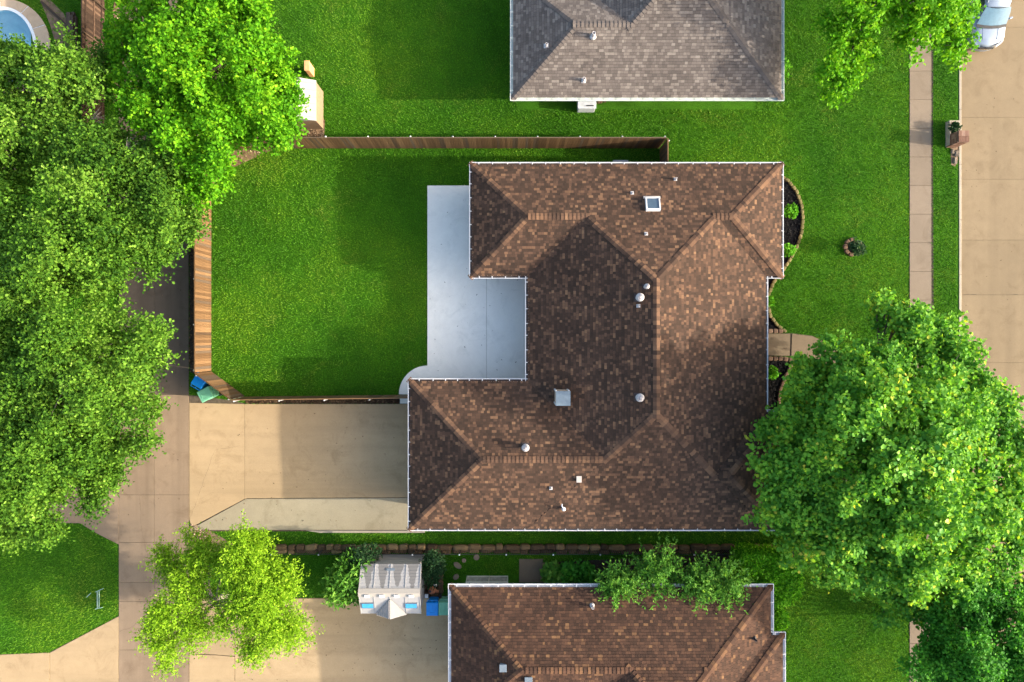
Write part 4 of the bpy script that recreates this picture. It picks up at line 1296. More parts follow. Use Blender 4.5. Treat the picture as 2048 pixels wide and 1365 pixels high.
# mailbox
def mailbox():
    root = thing('brick_mailbox', 'red brick mailbox pillar with attached planter by the kerb', 'mailbox', (*P2(1908, 275), 0))
    cx, cy = P2(1908, 275)
    h = 1.0
    x0, y1 = P2(1916, 262, h); x1, y0 = P2(1937, 285, h)
    bw = MB(); bw.box((0, 0, 0), (1, 1, 1)); bme = bpy.data.meshes.new('brick'); bme.from_pydata(bw.v, [], bw.f); bme.materials.append(tinted('mailbox_brick', [(0, (0.13, 0.065, 0.045)), (0.7, (0.21, 0.12, 0.085)), (1, (0.30, 0.20, 0.15))], False))
    w, d = x1 - x0, y1 - y0
    pcx, pcy = (x0 + x1) / 2 - cx, (y0 + y1) / 2 - cy
    mb = MB(); mb.box((pcx, pcy, h / 2 - 0.02), (w - 0.03, d - 0.03, h - 0.05)); local(mb, 'mortar_core', M['kerb'], root)
    rows = int(h / 0.08)
    for r in range(rows):
        z = 0.04 + r * 0.08
        for side in range(4):
            L = w if side % 2 == 0 else d - 0.14
            k = 3 if side % 2 == 0 else 2
            for q in range(k):
                off = -L / 2 + (q + 0.5) * L / k
                if side == 0: c = (pcx + off, pcy - d / 2 + 0.035); s = (L / k - 0.012, 0.07)
                elif side == 2: c = (pcx + off, pcy + d / 2 - 0.035); s = (L / k - 0.012, 0.07)
                elif side == 1: c = (pcx + w / 2 - 0.035, pcy + off); s = (0.07, L / k - 0.012)
                else: c = (pcx - w / 2 + 0.035, pcy + off); s = (0.07, L / k - 0.012)
                inst('brick', bme, root, Matrix.Translation((*c, z)) @ Matrix.Diagonal((s[0], s[1], 0.068, 1)), random.random())
    # cap of bricks on edge, two rows
    for j in range(2):
        for q in range(7):
            inst('brick', bme, root, Matrix.Translation((pcx - w / 2 + (q + 0.5) * w / 7, pcy + (j - 0.5) * d / 2, h + 0.035)) @ Matrix.Diagonal((w / 7 - 0.01, d / 2 - 0.012, 0.07, 1)), random.random() * 0.6 + 0.4 * j)
    mb = MB(); mb.box((pcx + w / 2 + 0.01, pcy, 0.72), (0.04, 0.3, 0.22)); dr = local(mb, 'mail_door', M['black_metal'], root)
    # planter
    px0, py1 = P2(1899, 241, 0.35); px1, py0 = P2(1920.5, 290, 0.35)
    a, b, c, e = px0 - cx, px1 - cx - 0.02, py0 - cy, py1 - cy
    for (mx, my, sx, sy) in (((a + b) / 2, e - 0.05, b - a, 0.1), ((a + b) / 2, c + 0.05, b - a, 0.1), (a + 0.05, (c + e) / 2, 0.1, e - c - 0.21), (b - 0.05, (c + e) / 2, 0.1, e - c - 0.21)):
        mb = MB(); mb.box((mx, my, 0.17), (sx, sy, 0.36)); local(mb, 'planter_wall', M['kerb'], root, bevel=0.015)
    mb = MB(); mb.box(((a + b) / 2, (c + e) / 2, 0.13), (b - a - 0.21, e - c - 0.21, 0.26)); local(mb, 'soil', M['mulch'], root)
    PAVED.append([(1897, 240), (1921, 240), (1921, 330), (1900, 330)])
mailbox()
sheet('bare_earth', [(1901, 291), (1917, 291), (1916, 320), (1910, 334), (1902, 330)], 'bare', 0.006)
for (px, py, r), lb in zip(((1912, 308, .13), (1909, 322, .12), (1904, 303, .1)), ('pale rock south of the brick mailbox', 'flat pale rock furthest from the mailbox on bare earth', 'small brownish rock near the planter')):
    o = bpy.data.objects.new('rock', stone_mesh(px, 'rock', M['walk'], 0.25)); COL.objects.link(o); o.location = (*P2(px, py), r * .4); o.scale = (r * 1.6, r * 3, r * 1.2); tag(o, lb, 'rock')

# timber stack in pool yard
tr = thing('timber_stack', 'stack of long dark old timbers lying in the pool yard', 'timber stack', (*P2(146, 80), 0))
tb = MB(); tb.box((0, 0, 0), (0.14, 2.7, 0.14)); tme = bpy.data.meshes.new('timber'); tme.from_pydata(tb.v, [], tb.f); tme.materials.append(M['timber'])
for i, (x, z) in enumerate(((-.26, .07), (-.1, .07), (.06, .07), (.22, .07), (-.02, .21), (.13, .21))):
    inst('timber', tme, tr, Matrix.Translation((x, random.uniform(-.15, .15), z)) @ Matrix.Rotation(random.uniform(-.04, .04), 4, 'Z'))
PAVED.append([(132, 30), (158, 30), (158, 140), (132, 140)])
mb = MB(); mb.bar((0, 0, 0.05), (1.6, -1.5, 0.06), 0.12, 0.1); o = mb.build('fallen_log', M['timber']); o.location = (*P2(84, 5), 0); tag(o, 'slanting dark garden timber edging the bare patch by the pool', 'timber')

# small white-roofed shed under the bright tree
def white_shed():
    h = 1.5
    x1, y1 = P2(632, 161, h); _, y0 = P2(632, 242, h)
    x0 = x1 - 1.9
    cx, cy = (x0 + x1) / 2, (y0 + y1) / 2
    root = thing('white_roofed_shed', 'low tan shed with white ribbed roof under the bright green tree', 'shed', (cx, cy, 0))
    hx, hy = (x1 - x0) / 2, (y1 - y0) / 2
    mb = MB(); mb.prism([(-hx + .04, -hy + .04), (hx - .04, -hy + .04), (hx - .04, hy - .04), (-hx + .04, hy - .04)], 0, h); local(mb, 'wall', plain('tan_wall', (0.22, 0.15, 0.09), 0.8), root)
    mw = plain('white_roof', (0.28, 0.27, 0.25), 0.5, var=0.05)
    mb = MB()
    mb.add([(hx, -hy, h), (hx, hy, h), (0, hy, h + .45), (0, -hy, h + .45), (-hx, -hy, h), (-hx, hy, h), (hx, -hy, h - .05), (hx, hy, h - .05)], [(0, 1, 2, 3), (3, 2, 5, 4), (6, 7, 1, 0), (0, 3, 4), (1, 5, 2)])
    rf = local(mb, 'roof', mw, root)
    rb = MB(); rb.bar((hx, 0, h + .015), (0.02, 0, h + .465), 0.04, 0.03); me = bpy.data.meshes.new('rib'); me.from_pydata(rb.v, [], rb.f); me.materials.append(mw)
    for k in range(6): inst('rib', me, rf, Matrix.Translation((0, -hy + 2 * hy * (k + .5) / 6, 0)))
white_shed()
mb = MB(); mb.box((0, 0, 0.45), (0.26, 0.5, 0.9)); mb.box((0, 0, 0.92), (0.30, 0.55, 0.06))
o = mb.build('wooden_cabinet', plain('orange_wood', (0.6, 0.32, 0.14), 0.6), bevel=0.02); o.location = (*P2(614, 132, .9), 0); tag(o, 'narrow orange wooden cabinet poking out from under the tree', 'cabinet')

# faded frame on the lower left lawn
mb = MB()
for a, b in (((0, -.5), (0, .45)), ((.1, -.5), (.1, .45)), ((-.12, -.55), (.3, -.45)), ((-.1, .4), (.35, .6)), ((-.6, .1), (-.35, .35))):
    mb.bar((*a, 0.06), (*b, 0.06), 0.03)
o = mb.build('metal_frame', plain('faded_metal', (0.28, 0.42, 0.34), 0.6)); o.location = (*P2(196, 1198), 0); tag(o, 'thin faded metal frame lying on the lower lawn', 'metal frame')

# ------------------------------------------------------------------ car
def car():
    # local: +x right (east), +y towards the tail; origin at the front bumper's middle on the road
    x, y = P2(1976, 98, 0.5)
    root = thing('parked_car', 'silver blue parked car at the kerb in the upper right corner', 'car', (25.95, y, -0.10))
    m, nt, b = new_mat('car_paint'); b.inputs['Base Color'].default_value = (0.42, 0.48, 0.57, 1); b.inputs['Metallic'].default_value = 0.35; b.inputs['Roughness'].default_value = 0.28; b.inputs['Coat Weight'].default_value = 0.6
    f = noise(nt, 30, 2); nt.links.new(ramp(nt, f, [(0.3, (0.24, 0.29, 0.36)), (0.7, (0.27, 0.32, 0.39))]), b.inputs['Base Color'])
    W = 0.88
    def loft(secs, closed=False):
        mbx = MB(); n_ = len(secs[0])
        vs = [p for s in secs for p in s]
        fs = [(i * n_ + k, (i + 1) * n_ + k, (i + 1) * n_ + k + 1, i * n_ + k + 1) for i in range(len(secs) - 1) for k in range(n_ - 1)]
        fs += [tuple(range(n_)), tuple(reversed([(len(secs) - 1) * n_ + k for k in range(n_)]))]
        mbx.add(vs, fs); return mbx
    def sec(yy, w, zt, zs, bulge=0.0, yc=0.0):
        """section across the car at yy; sides to height zs, crowned top zt; yc curves the ends forward"""
        pts = []
        for fx, fz in ((-1, .28), (-1.03, .5), (-1.0, zs), (-.93, zt - .03), (-.6, zt + bulge * .6), (0, zt + bulge), (.6, zt + bulge * .6), (.93, zt - .03), (1.0, zs), (1.03, .5), (1, .28)):
            pts.append((fx * w, yy + yc * abs(fx) ** 2, fz))
        return pts
    body = loft([sec(0.0, W * .78, .52, .45, .02, .25), sec(0.05, W * .84, .66, .6, .03, .25), sec(0.18, W * .93, .82, .74, .03, .14), sec(0.5, W * .98, .90, .82, .035, .05), sec(1.15, W, .98, .90, .04), sec(1.5, W, 1.0, .92, .03), sec(3.6, W, 1.02, .95, .03), sec(4.3, W * .97, 1.0, .93, .03), sec(4.55, W * .9, .9, .8, .02, -.08)])
    local(body, 'body', m, root, smooth=True)
    cab = []
    def cs(yy, wb, wt, zb, zt):
        return [(-wb, yy, zb), (-(wb * .5 + wt * .5) * 1.02, yy, (zb + zt) / 2), (-wt, yy, zt - .05), (-wt * .86, yy, zt), (0, yy, zt + .03), (wt * .86, yy, zt), (wt, yy, zt - .05), ((wb * .5 + wt * .5) * 1.02, yy, (zb + zt) / 2), (wb, yy, zb)]
    roof = loft([cs(1.82, .80, .64, 1.0, 1.55), cs(2.3, .82, .66, 1.0, 1.62), cs(3.3, .82, .65, 1.0, 1.60), cs(3.9, .80, .62, 1.0, 1.5), cs(4.35, .76, .55, 1.0, 1.1)])
    local(roof, 'roof', m, root, smooth=True)
    mb = MB()   # windshield
    rows = [(1.12, .80, 1.0), (1.35, .77, 1.2), (1.6, .73, 1.4), (1.8, .66, 1.55)]
    vs = []
    for yy, w, z in rows:
        for fx in (-1, -.5, 0, .5, 1):
            vs.append((fx * w, yy - .10 * (1 - fx * fx) * 1, z + .02))
    mb.add(vs, [(i * 5 + k, i * 5 + k + 1, (i + 1) * 5 + k + 1, (i + 1) * 5 + k) for i in range(3) for k in range(4)])
    mg = plain('windshield_glass', (0.10, 0.19, 0.25), 0.07, spec=0.9)
    local(mb, 'windshield', mg, root, smooth=True)
    mb = MB(); vs = []
    for yy, z in ((1.0, 1.005), (1.14, 1.04)):
        for fx in (-1, -.5, 0, .5, 1): vs.append((fx * .80, yy - .1 * (1 - fx * fx), z + .015))
    mb.add(vs, [(k, k + 1, 5 + k + 1, 5 + k) for k in range(4)]); local(mb, 'cowl', M['black_metal'], root)
    for s in (-1, 1):
        for y0, y1 in ((1.75, 2.55), (2.62, 3.4)):
            mb = MB(); mb.add([(s * .835, y0 + .05, 1.06), (s * .835, y1, 1.06), (s * .70, y1, 1.5), (s * .70, y0 + .25, 1.5)], [(0, 1, 2, 3)]); local(mb, 'side_window', M['glass_dark'], root)
        mb = MB(); mb.box((s * 1.0, 1.45, 1.06), (.2, .1, .14), Matrix.Rotation(s * .3, 3, 'Z')); mb.bar((s * .85, 1.48, 1.02), (s * .95, 1.46, 1.04), .05); local(mb, 'mirror', m, root, bevel=.04)
        mb = MB(); mb.add([(s * .42, .035, .70), (s * .72, .25, .74), (s * .80, .40, .84), (s * .46, .14, .82)], [(0, 1, 2, 3)]); mb.v = [(v[0], v[1] - .03, v[2] + .02) for v in mb.v]; local(mb, 'headlight', plain('headlight_lens', (.6, .66, .72), .1, spec=.8), root)
        mb = MB(); mb.bar((s * .38, .35, .905), (s * .42, 1.05, .998), .02, .02); local(mb, 'bonnet_crease', m, root)
        for yy in (.95, 3.65):
            w = MB(); R = Matrix.Rotation(math.pi / 2, 3, 'Y'); w.lathe((s * .80, yy, .33), [(.2, -.1), (.31, -.1), (.33, -.07), (.33, .07), (.31, .1), (.2, .1)], 24, M=R)
            wo_ = local(w, 'wheel', M['tyre'], root)
            w = MB(); w.lathe((s * .80, yy, .33), [(.05, -.09), (.2, -.09), (.2, .09), (.05, .09)], 20, M=R); local(w, 'rim', M['galv'], wo_)
        mb = MB(); mb.bar((s * .6, 2.0, 1.62), (s * .6, 3.6, 1.62), .03, .04); local(mb, 'roof_rail', M['galv'], root)
    mb = MB(); mb.box((0, .02, .62), (.8, .06, .14)); local(mb, 'grille', M['black_metal'], root, bevel=.02)
    bs = MB(); bs.add([(fx * .76, -.03 + .25 * fx * fx, z) for z in (.3, .5) for fx in (-1, -.6, -.2, .2, .6, 1)], [(k, k + 1, 7 + k, 6 + k) for k in range(5)]); local(bs, 'bumper', m, root)
    mb = MB(); mb.lathe((0, -.005, .70), [(.05, 0), (.05, .01)], 14); local(mb, 'bonnet_badge', M['black_metal'], root)
car()

# ------------------------------------------------------------------ plants
def leaf_cloud(name, mat, C, D, Nn, Ls, Ws, tint, parent, fold=0.25, wide=False):
    """C base points, D directions, Nn face normals: one folded leaf each, all in one mesh"""
    n = len(C)
    S = np.cross(D, Nn); S /= np.linalg.norm(S, axis=1, keepdims=True) + 1e-9
    L = Ls[:, None]; Wd = Ws[:, None]
    if wide:
        prof = [(0, 0, 0), (0.15, 0.75, fold), (0.55, 1.0, fold), (1.0, 0.0, -0.05), (0.55, -1.0, fold), (0.15, -0.75, fold)]
        tri = [(0, 1, 2), (0, 2, 3), (0, 3, 4), (0, 4, 5)]
    else:
        prof = [(0, 0, 0), (0.45, 1.0, fold), (1.0, 0, -0.1), (0.45, -1.0, fold)]
        tri = [(0, 1, 2), (0, 2, 3)]
    k = len(prof)
    V = np.zeros((n, k, 3), np.float32)
    for i, (a, b, f) in enumerate(prof):
        V[:, i] = C + D * (L * a) + S * (Wd * b) + Nn * (Wd * f)
    T = np.array(tri)[None] + (np.arange(n) * k)[:, None, None]
    T = T.reshape(-1, 3)
    me = bpy.data.meshes.new(name)
    me.vertices.add(n * k); me.loops.add(len(T) * 3); me.polygons.add(len(T))
    me.vertices.foreach_set('co', V.reshape(-1))
    me.loops.foreach_set('vertex_index', T.reshape(-1).astype(np.int32))
    me.polygons.foreach_set('loop_start', np.arange(0, len(T) * 3, 3, dtype=np.int32))
    me.polygons.foreach_set('loop_total', np.full(len(T), 3, np.int32))
    me.materials.append(mat)
    at = me.attributes.new('tint', 'FLOAT', 'FACE')
    at.data.foreach_set('value', np.repeat(tint, len(tri)).astype(np.float32))
    me.update(calc_edges=True)
    o = bpy.data.objects.new(name, me)
    COL.objects.link(o)
    if parent is not None:
        o.parent = parent
        o.location = -Vector(parent.location)
    return o

def unit(a):
    return a / (np.linalg.norm(a, axis=-1, keepdims=True) + 1e-9)

def clumps(lobes, cr, k, zmin, amp=0.12, flat=0.55, lo=0.45):
    out = []
    for l in lobes:
        n = max(1, int(k * (l[3] / cr) ** 2))
        d = unit(RNG.normal(size=(n * 4, 3)))
        d = d[d[:, 2] > zmin][:n]
        for q in d:
            r = l[3] * RNG.uniform(lo, 1.08)
            c = cr * RNG.uniform(0.6, 1.3)
            t = (l[5] if len(l) > 5 else 0) + RNG.normal() * amp
            out.append((l[0] + q[0] * r, l[1] + q[1] * r, l[2] + q[2] * r * l[4], c, flat, t))
    return out

def scatter(lobes, twigs, per_twig, twig_len, spread, leaf, outward=0.5, flat=0.8, zmin=-0.5, tintf=None, inner=0.55):
    """twig tips on the lobes' shells with leaves along each twig; returns leaf arrays"""
    Cs, Ds, Ns, T, TW = [], [], [], [], []
    area = np.array([l[3] ** 2 for l in lobes]); area = area / area.sum()
    for l, fr in zip(lobes, area):
        n = max(3, int(twigs * fr))
        d = unit(RNG.normal(size=(n * 3, 3)))
        d = d[d[:, 2] > zmin][:n]
        n = len(d)
        r = l[3] * (inner + (1 - inner) * RNG.random(n) ** 0.6) * RNG.uniform(0.86, 1.14, n)
        sq = np.array([1, 1, l[4] if len(l) > 4 else 0.75])
        base = np.array(l[:3]) + d * r[:, None] * sq
        td = unit(d * outward * sq + RNG.normal(size=(n, 3)) * 0.45 + np.array([0, 0, 0.1]))
        ct = RNG.random(n)
        TW.append((np.array(l[:3]), base))
        for k in range(per_twig):
            s = (k + RNG.random(n)) / per_twig
            c = base + td * (s * twig_len * RNG.uniform(0.7, 1.3, n))[:, None] + RNG.normal(size=(n, 3)) * spread
            nn = unit(np.array([0, 0, flat]) + RNG.normal(size=(n, 3)) * 0.55 + d * 0.25)
            dd = unit(td * 0.7 + RNG.normal(size=(n, 3)))
            dd = unit(dd - nn * (dd * nn).sum(1, keepdims=True))
            Cs.append(c); Ds.append(dd); Ns.append(nn)
            T.append(np.clip(0.45 * ct + 0.5 * RNG.random(n) + (l[5] if len(l) > 5 else 0), 0, 1))
    C, D, Nn, T = map(np.concatenate, (Cs, Ds, Ns, T))
    n = len(C)
    Ls = leaf[0] * RNG.uniform(0.7, 1.3, n); Ws = leaf[1] * RNG.uniform(0.75, 1.25, n)
    return C, D, Nn, Ls, Ws, T, TW

def LB(px, py, h, rpx, sq=0.75):
    s = FPX / (CAM_H - h)
    return (*P(px, py, h), rpx / s, sq)

def tree(name, label, cat, base_px, lobes, mat, twigs, per_twig, twig_len, spread, leaf, wide=False, clump=None, amp=0.10, trunk_r=0.22, fork=2.2, bark='bark', group=None, limbs_per=5, n_leaf_parts=0, limb_r=None, **kw):
    global RNG
    RNG = np.random.default_rng(int(base_px[0] * 7 + base_px[1] * 13 + 5000))   # each plant grows from its own seed
    bx, by = P2(*base_px)
    root = thing(name, label, cat, (bx, by, 0), 0, group)
    subs = lobes
    if clump and len(clump) > 3:
        subs = clumps(lobes, clump[3], clump[4], -0.15, amp, 0.7, 0.6)
    if clump:
        subs = clumps(subs, clump[0], clump[1], clump[2], 0.07)
    C, D, Nn, Ls, Ws, T, TW = scatter(subs, twigs, per_twig, twig_len, spread, leaf, **kw)
    ok = C[:, 2] > 0.05
    C, D, Nn, Ls, Ws, T = C[ok], D[ok], Nn[ok], Ls[ok], Ws[ok], T[ok]
    if n_leaf_parts:
        idx = np.argsort(-(C[:, 2] + RNG.random(len(C)) * 3.0))[:n_leaf_parts]
        keep = np.ones(len(C), bool); keep[idx] = False
        # one shared leaf mesh, each piece placed on its own
        one = leaf_cloud('leaf', None, np.zeros((1, 3)), np.array([[1., 0, 0]]), np.array([[0, 0, 1.]]), np.array([1.0]), np.array([leaf[1] / leaf[0]]), np.array([.5]), None, wide=wide)
        me = one.data; COL.objects.unlink(one); bpy.data.objects.remove(one)
        me.materials.clear(); me.materials.append(M['leaf_piece'])
        for i in idx:
            d, nn = Vector(D[i]), Vector(Nn[i]); s = nn.cross(d)
            L = float(Ls[i]) * 1.15
            Mx = Matrix(((d.x * L, s.x * L, nn.x * L, C[i][0] - bx), (d.y * L, s.y * L, nn.y * L, C[i][1] - by), (d.z * L, s.z * L, nn.z * L, C[i][2]), (0, 0, 0, 1)))
            inst('leaf', me, root, Mx, float(T[i]))
        C, D, Nn, Ls, Ws, T = C[keep], D[keep], Nn[keep], Ls[keep], Ws[keep], T[keep]
    o = leaf_cloud('crown', mat, C, D, Nn, Ls, Ws, T, root, wide=wide)
    o['kind'] = 'stuff'
    # trunk and limbs
    zmid = min(l[2] for l in lobes)
    f = Vector((bx, by, min(fork, zmid * 0.6)))
    mb = MB(); mb.tube([(bx, by, -0.1), (bx + .03, by, 0.25), (bx - .02, by + .03, f.z * .6), f], [trunk_r * 1.5, trunk_r * 1.1, trunk_r * .9, trunk_r * .8], 10)
    mb.build('trunk', M[bark], root, smooth=True)
    lr = limb_r or trunk_r * 0.5
    if clump:
        sc = np.array([q[:3] for q in subs])
        TW = [(np.array(l[:3]), sc[np.linalg.norm(sc - np.array(l[:3]), axis=1) < l[3] * 1.15]) for l in lobes]
    for (c, base), l in zip(TW, lobes):
        mb = MB()
        c = Vector(c)
        m1 = f.lerp(c, 0.5) + Vector((random.uniform(-.3, .3), random.uniform(-.3, .3), random.uniform(0.0, .4)))
        mb.tube([f - Vector((0, 0, .1)), f.lerp(m1, .5), m1, c], [lr, lr * .75, lr * .55, lr * .3], 7)
        k = min(limbs_per, len(base))
        for q in RNG.choice(len(base), k, replace=False):
            b = Vector(base[q]); s = m1.lerp(c, random.uniform(.2, 1))
            mm = s.lerp(b, .5) + Vector((random.uniform(-.2, .2), random.uniform(-.2, .2), .1))
            mb.tube([s, mm, b], [lr * .3, lr * .18, lr * .08], 5, cap=False)
        mb.build('limb', M[bark], root, smooth=True)
    return root

G = lambda *c: [(p, v) for p, v in c]
M['oak'] = leaf_mat('oak_leaf', G((0, (0.022, 0.075, 0.007)), (0.45, (0.072, 0.180, 0.014)), (0.8, (0.145, 0.285, 0.026)), (1, (0.21, 0.36, 0.055))))
M['bright'] = leaf_mat('bright_leaf', G((0, (0.045, 0.18, 0.005)), (0.5, (0.10, 0.31, 0.007)), (1, (0.25, 0.48, 0.015))), 0.4)
M['lime'] = leaf_mat('lime_leaf', G((0, (0.10, 0.235, 0.010)), (0.5, (0.20, 0.37, 0.014)), (1, (0.34, 0.51, 0.04))), 0.4)
SYC = G((0, (0.044, 0.17, 0.022)), (0.4, (0.105, 0.30, 0.032)), (0.72, (0.195, 0.42, 0.042)), (0.91, (0.35, 0.52, 0.036)), (1, (0.54, 0.50, 0.07)))
M['syc'] = leaf_mat('broad_leaf', SYC, 0.42)
M['leaf_piece'] = tinted('broad_leaf_piece', SYC, False, rough=0.5, amount=0.0, bmp=0)
M['dark'] = leaf_mat('dark_leaf', G((0, (0.022, 0.12, 0.012)), (0.6, (0.065, 0.26, 0.022)), (1, (0.15, 0.42, 0.032))))
M['shrub'] = leaf_mat('shrub_leaf', G((0, (0.040, 0.14, 0.018)), (0.5, (0.085, 0.23, 0.026)), (1, (0.20, 0.37, 0.05))))
M['darkshrub'] = leaf_mat('dark_shrub_leaf', G((0, (0.010, 0.035, 0.014)), (0.7, (0.024, 0.07, 0.022)), (1, (0.10, 0.16, 0.08))))
M['hedge'] = leaf_mat('clipped_leaf', G((0, (0.030, 0.15, 0.004)), (0.5, (0.12, 0.38, 0.010)), (1, (0.24, 0.56, 0.03))))
M['box'] = leaf_mat('hedge_leaf', G((0, (0.045, 0.20, 0.006)), (0.5, (0.085, 0.29, 0.010)), (1, (0.15, 0.40, 0.018))))

OAK = dict(twig_len=0.7, spread=0.06, leaf=(0.135, 0.052), trunk_r=0.26, bark='bark_pale', inner=0.1, clump=(0.38, 0.75, -0.05, 1.0, 1.15), limbs_per=14)
grp = 'oaks west of the alley'
tree('oak_tree', 'dusty green oak reaching over the swimming pool', 'tree', (60, 250), [LB(40, 230, 5.3, 120, 0.6), LB(110, 210, 5.7, 100, 0.6), LB(30, 340, 6.1, 120, 0.6), LB(150, 300, 5.7, 90, 0.6), LB(-40, 200, 4.9, 110, 0.6), LB(20, 150, 4.5, 60, 0.6), LB(190, 190, 4.1, 60, 0.6)], M['oak'], 6675, 12, group=grp, **OAK)
tree('oak_tree', 'oak spreading right over the dark alley towards the cedar fence', 'tree', (190, 450), [LB(230, 400, 6.1, 120, 0.6), LB(310, 440, 5.1, 80, 0.6), LB(140, 470, 6.6, 120, 0.6), LB(250, 510, 5.3, 80, 0.6), LB(60, 480, 5.7, 110, 0.6), LB(335, 400, 4.5, 44, 0.6), LB(170, 560, 4.9, 70, 0.6), LB(280, 330, 5.7, 70, 0.6)], M['oak'], 8071, 12, group=grp, **OAK)
tree('oak_tree', 'rounded oak left of the bins with its crown edge over the alley', 'tree', (160, 740), [LB(170, 720, 6.6, 135, 0.6), LB(250, 770, 5.3, 95, 0.6), LB(80, 690, 6.1, 120, 0.6), LB(120, 830, 6.1, 120, 0.6), LB(230, 850, 4.9, 80, 0.6), LB(260, 690, 4.9, 65, 0.6), LB(30, 780, 5.7, 110, 0.6)], M['oak'], 8071, 12, group=grp, **OAK)
tree('oak_tree', 'southernmost oak whose crown ends above the lower left lawn', 'tree', (90, 950), [LB(80, 940, 6.1, 115, 0.6), LB(170, 920, 5.1, 75, 0.6), LB(10, 960, 5.7, 110, 0.6), LB(120, 1000, 4.5, 65, 0.6), LB(205, 965, 4.1, 30, 0.6), LB(40, 1030, 4.1, 45, 0.6), LB(205, 895, 4.6, 42, 0.6), LB(195, 945, 4.4, 40, 0.6), LB(150, 880, 5.4, 55, 0.6)], M['oak'], 5277, 12, group=grp, **OAK)
def dead_twigs(parent, px, py, h):
    c = Vector(P(px, py, h))
    mb = MB()
    for k in range(9):
        a = random.uniform(-0.7, 0.9); L = random.uniform(.35, .8)
        d = Vector((math.cos(a), math.sin(a), random.uniform(.05, .35)))
        m_ = c + d * L * .5 + Vector((0, 0, .05))
        mb.tube([c, m_, c + d * L], [.016, .011, .005], 5, cap=False)
        for q in range(2):
            e = d + Vector((random.uniform(-.6, .6), random.uniform(-.6, .6), .2))
            mb.tube([m_, m_ + e * .35], [.012, .005], 4, cap=False)
    mb.build('dead_branch', M['dead'], parent)
M['dead'] = plain('dead_wood', (0.22, 0.19, 0.17), 0.9)
oaks = [o for o in SC.objects if o.name.startswith('oak_tree')]
for k, px, py, h in ((0, 180, 240, 6.4), (1, 245, 300, 6.7), (2, 60, 620, 7.3)):
    dead_twigs(oaks[k], px, py, h)
tree('bright_green_tree', 'bright fresh green tree at the corner of the back lawn fence', 'tree', (440, 215), [LB(440, 130, 6.6, 125, 0.6), LB(350, 100, 5.7, 90, 0.6), LB(520, 120, 5.6, 75, 0.6), LB(330, 230, 5.6, 85, 0.6), LB(430, 260, 6.1, 95, 0.6), LB(530, 230, 5.3, 75, 0.6), LB(400, 340, 4.8, 62, 0.6), LB(470, 20, 5.7, 90, 0.6), LB(330, 20, 5.3, 70, 0.6), LB(560, 190, 4.6, 50, 0.6), LB(285, 160, 4.9, 55, 0.6), LB(460, 320, 4.6, 50, 0.6), LB(582, 258, 4.1, 24, 0.6), LB(574, 178, 4.2, 34, 0.6), LB(572, 222, 4.2, 34, 0.6), LB(280, 60, 4.9, 45, 0.6)],
     M['bright'], 9500, 9, 0.4, 0.06, (0.16, 0.06), trunk_r=0.25, inner=0.1, clump=(0.28, 1.0, -0.1, 0.85, 1.3), limbs_per=9)
tree('lime_green_tree', 'feathery lime green tree with open gaps beside the alley', 'tree', (455, 1185), [LB(490, 1110, 4.3, 58, 0.6), LB(420, 1120, 3.9, 40, 0.6), LB(345, 1130, 3.4, 38, 0.6), LB(350, 1210, 4.1, 48, 0.6), LB(330, 1270, 3.6, 42, 0.6), LB(400, 1260, 3.9, 35, 0.6), LB(540, 1170, 4.1, 55, 0.6), LB(490, 1220, 4.3, 48, 0.6), LB(545, 1230, 3.9, 55, 0.6), LB(585, 1260, 3.4, 34, 0.6), LB(525, 1290, 3.4, 34, 0.6), LB(350, 1320, 3.3, 20, 0.6), LB(400, 1080, 3.6, 28, 0.6), LB(500, 1170, 4.6, 45, 0.6), LB(380, 1165, 4.1, 36, 0.6)],
     M['lime'], 5200, 12, 0.62, 0.05, (0.13, 0.032), trunk_r=0.16, fork=1.6, inner=0.2, bark='bark_pale', flat=0.5, clump=(0.30, 1.25, -0.2), limbs_per=8)
tree('broadleaf_tree', 'large broad leaved tree with yellow tips beside the front walk', 'tree', (1660, 890), [LB(1790, 900, 6.5, 170, 0.5), LB(1690, 780, 4.1, 110, 0.45), LB(1800, 730, 3.8, 90, 0.45), LB(1650, 930, 5.3, 110, 0.5), LB(1700, 1050, 5.2, 100, 0.5), LB(1880, 800, 4.1, 110, 0.45), LB(1930, 950, 5.5, 125, 0.5), LB(1840, 1060, 5.3, 120, 0.5), LB(1980, 860, 4.3, 70, 0.5), LB(1585, 870, 4.0, 60, 0.5), LB(1580, 1020, 4.2, 50, 0.5), LB(1760, 1140, 3.1, 65, 0.4), LB(1960, 1040, 4.8, 80, 0.5), LB(1785, 660, 3.0, 40, 0.45), LB(1850, 670, 3.0, 45, 0.45), LB(1580, 1090, 3.8, 45, 0.5), LB(1830, 1180, 3.1, 45, 0.4), LB(1905, 700, 3.1, 45, 0.45), LB(1720, 1160, 3.1, 50, 0.4), LB(1800, 1225, 3.1, 38, 0.4), LB(2010, 1030, 5.4, 62, 0.5), LB(2035, 900, 5.0, 45, 0.5), LB(1985, 1090, 4.6, 48, 0.5), LB(1650, 1120, 3.1, 42, 0.4), LB(1545, 950, 4.8, 34, 0.5), LB(1770, 620, 3.3, 26, 0.45), LB(1800, 830, 5.2, 90, 0.5), LB(1610, 790, 3.6, 42, 0.45), LB(1640, 745, 3.4, 36, 0.45), LB(1560, 830, 3.8, 28, 0.45)],
     M['syc'], 20000, 6, 0.30, 0.08, (0.165, 0.08), wide=True, trunk_r=0.3, inner=0.15, n_leaf_parts=300, amp=0.04, clump=(0.27, 1.1, -0.1, 0.75, 2.2), limbs_per=9)
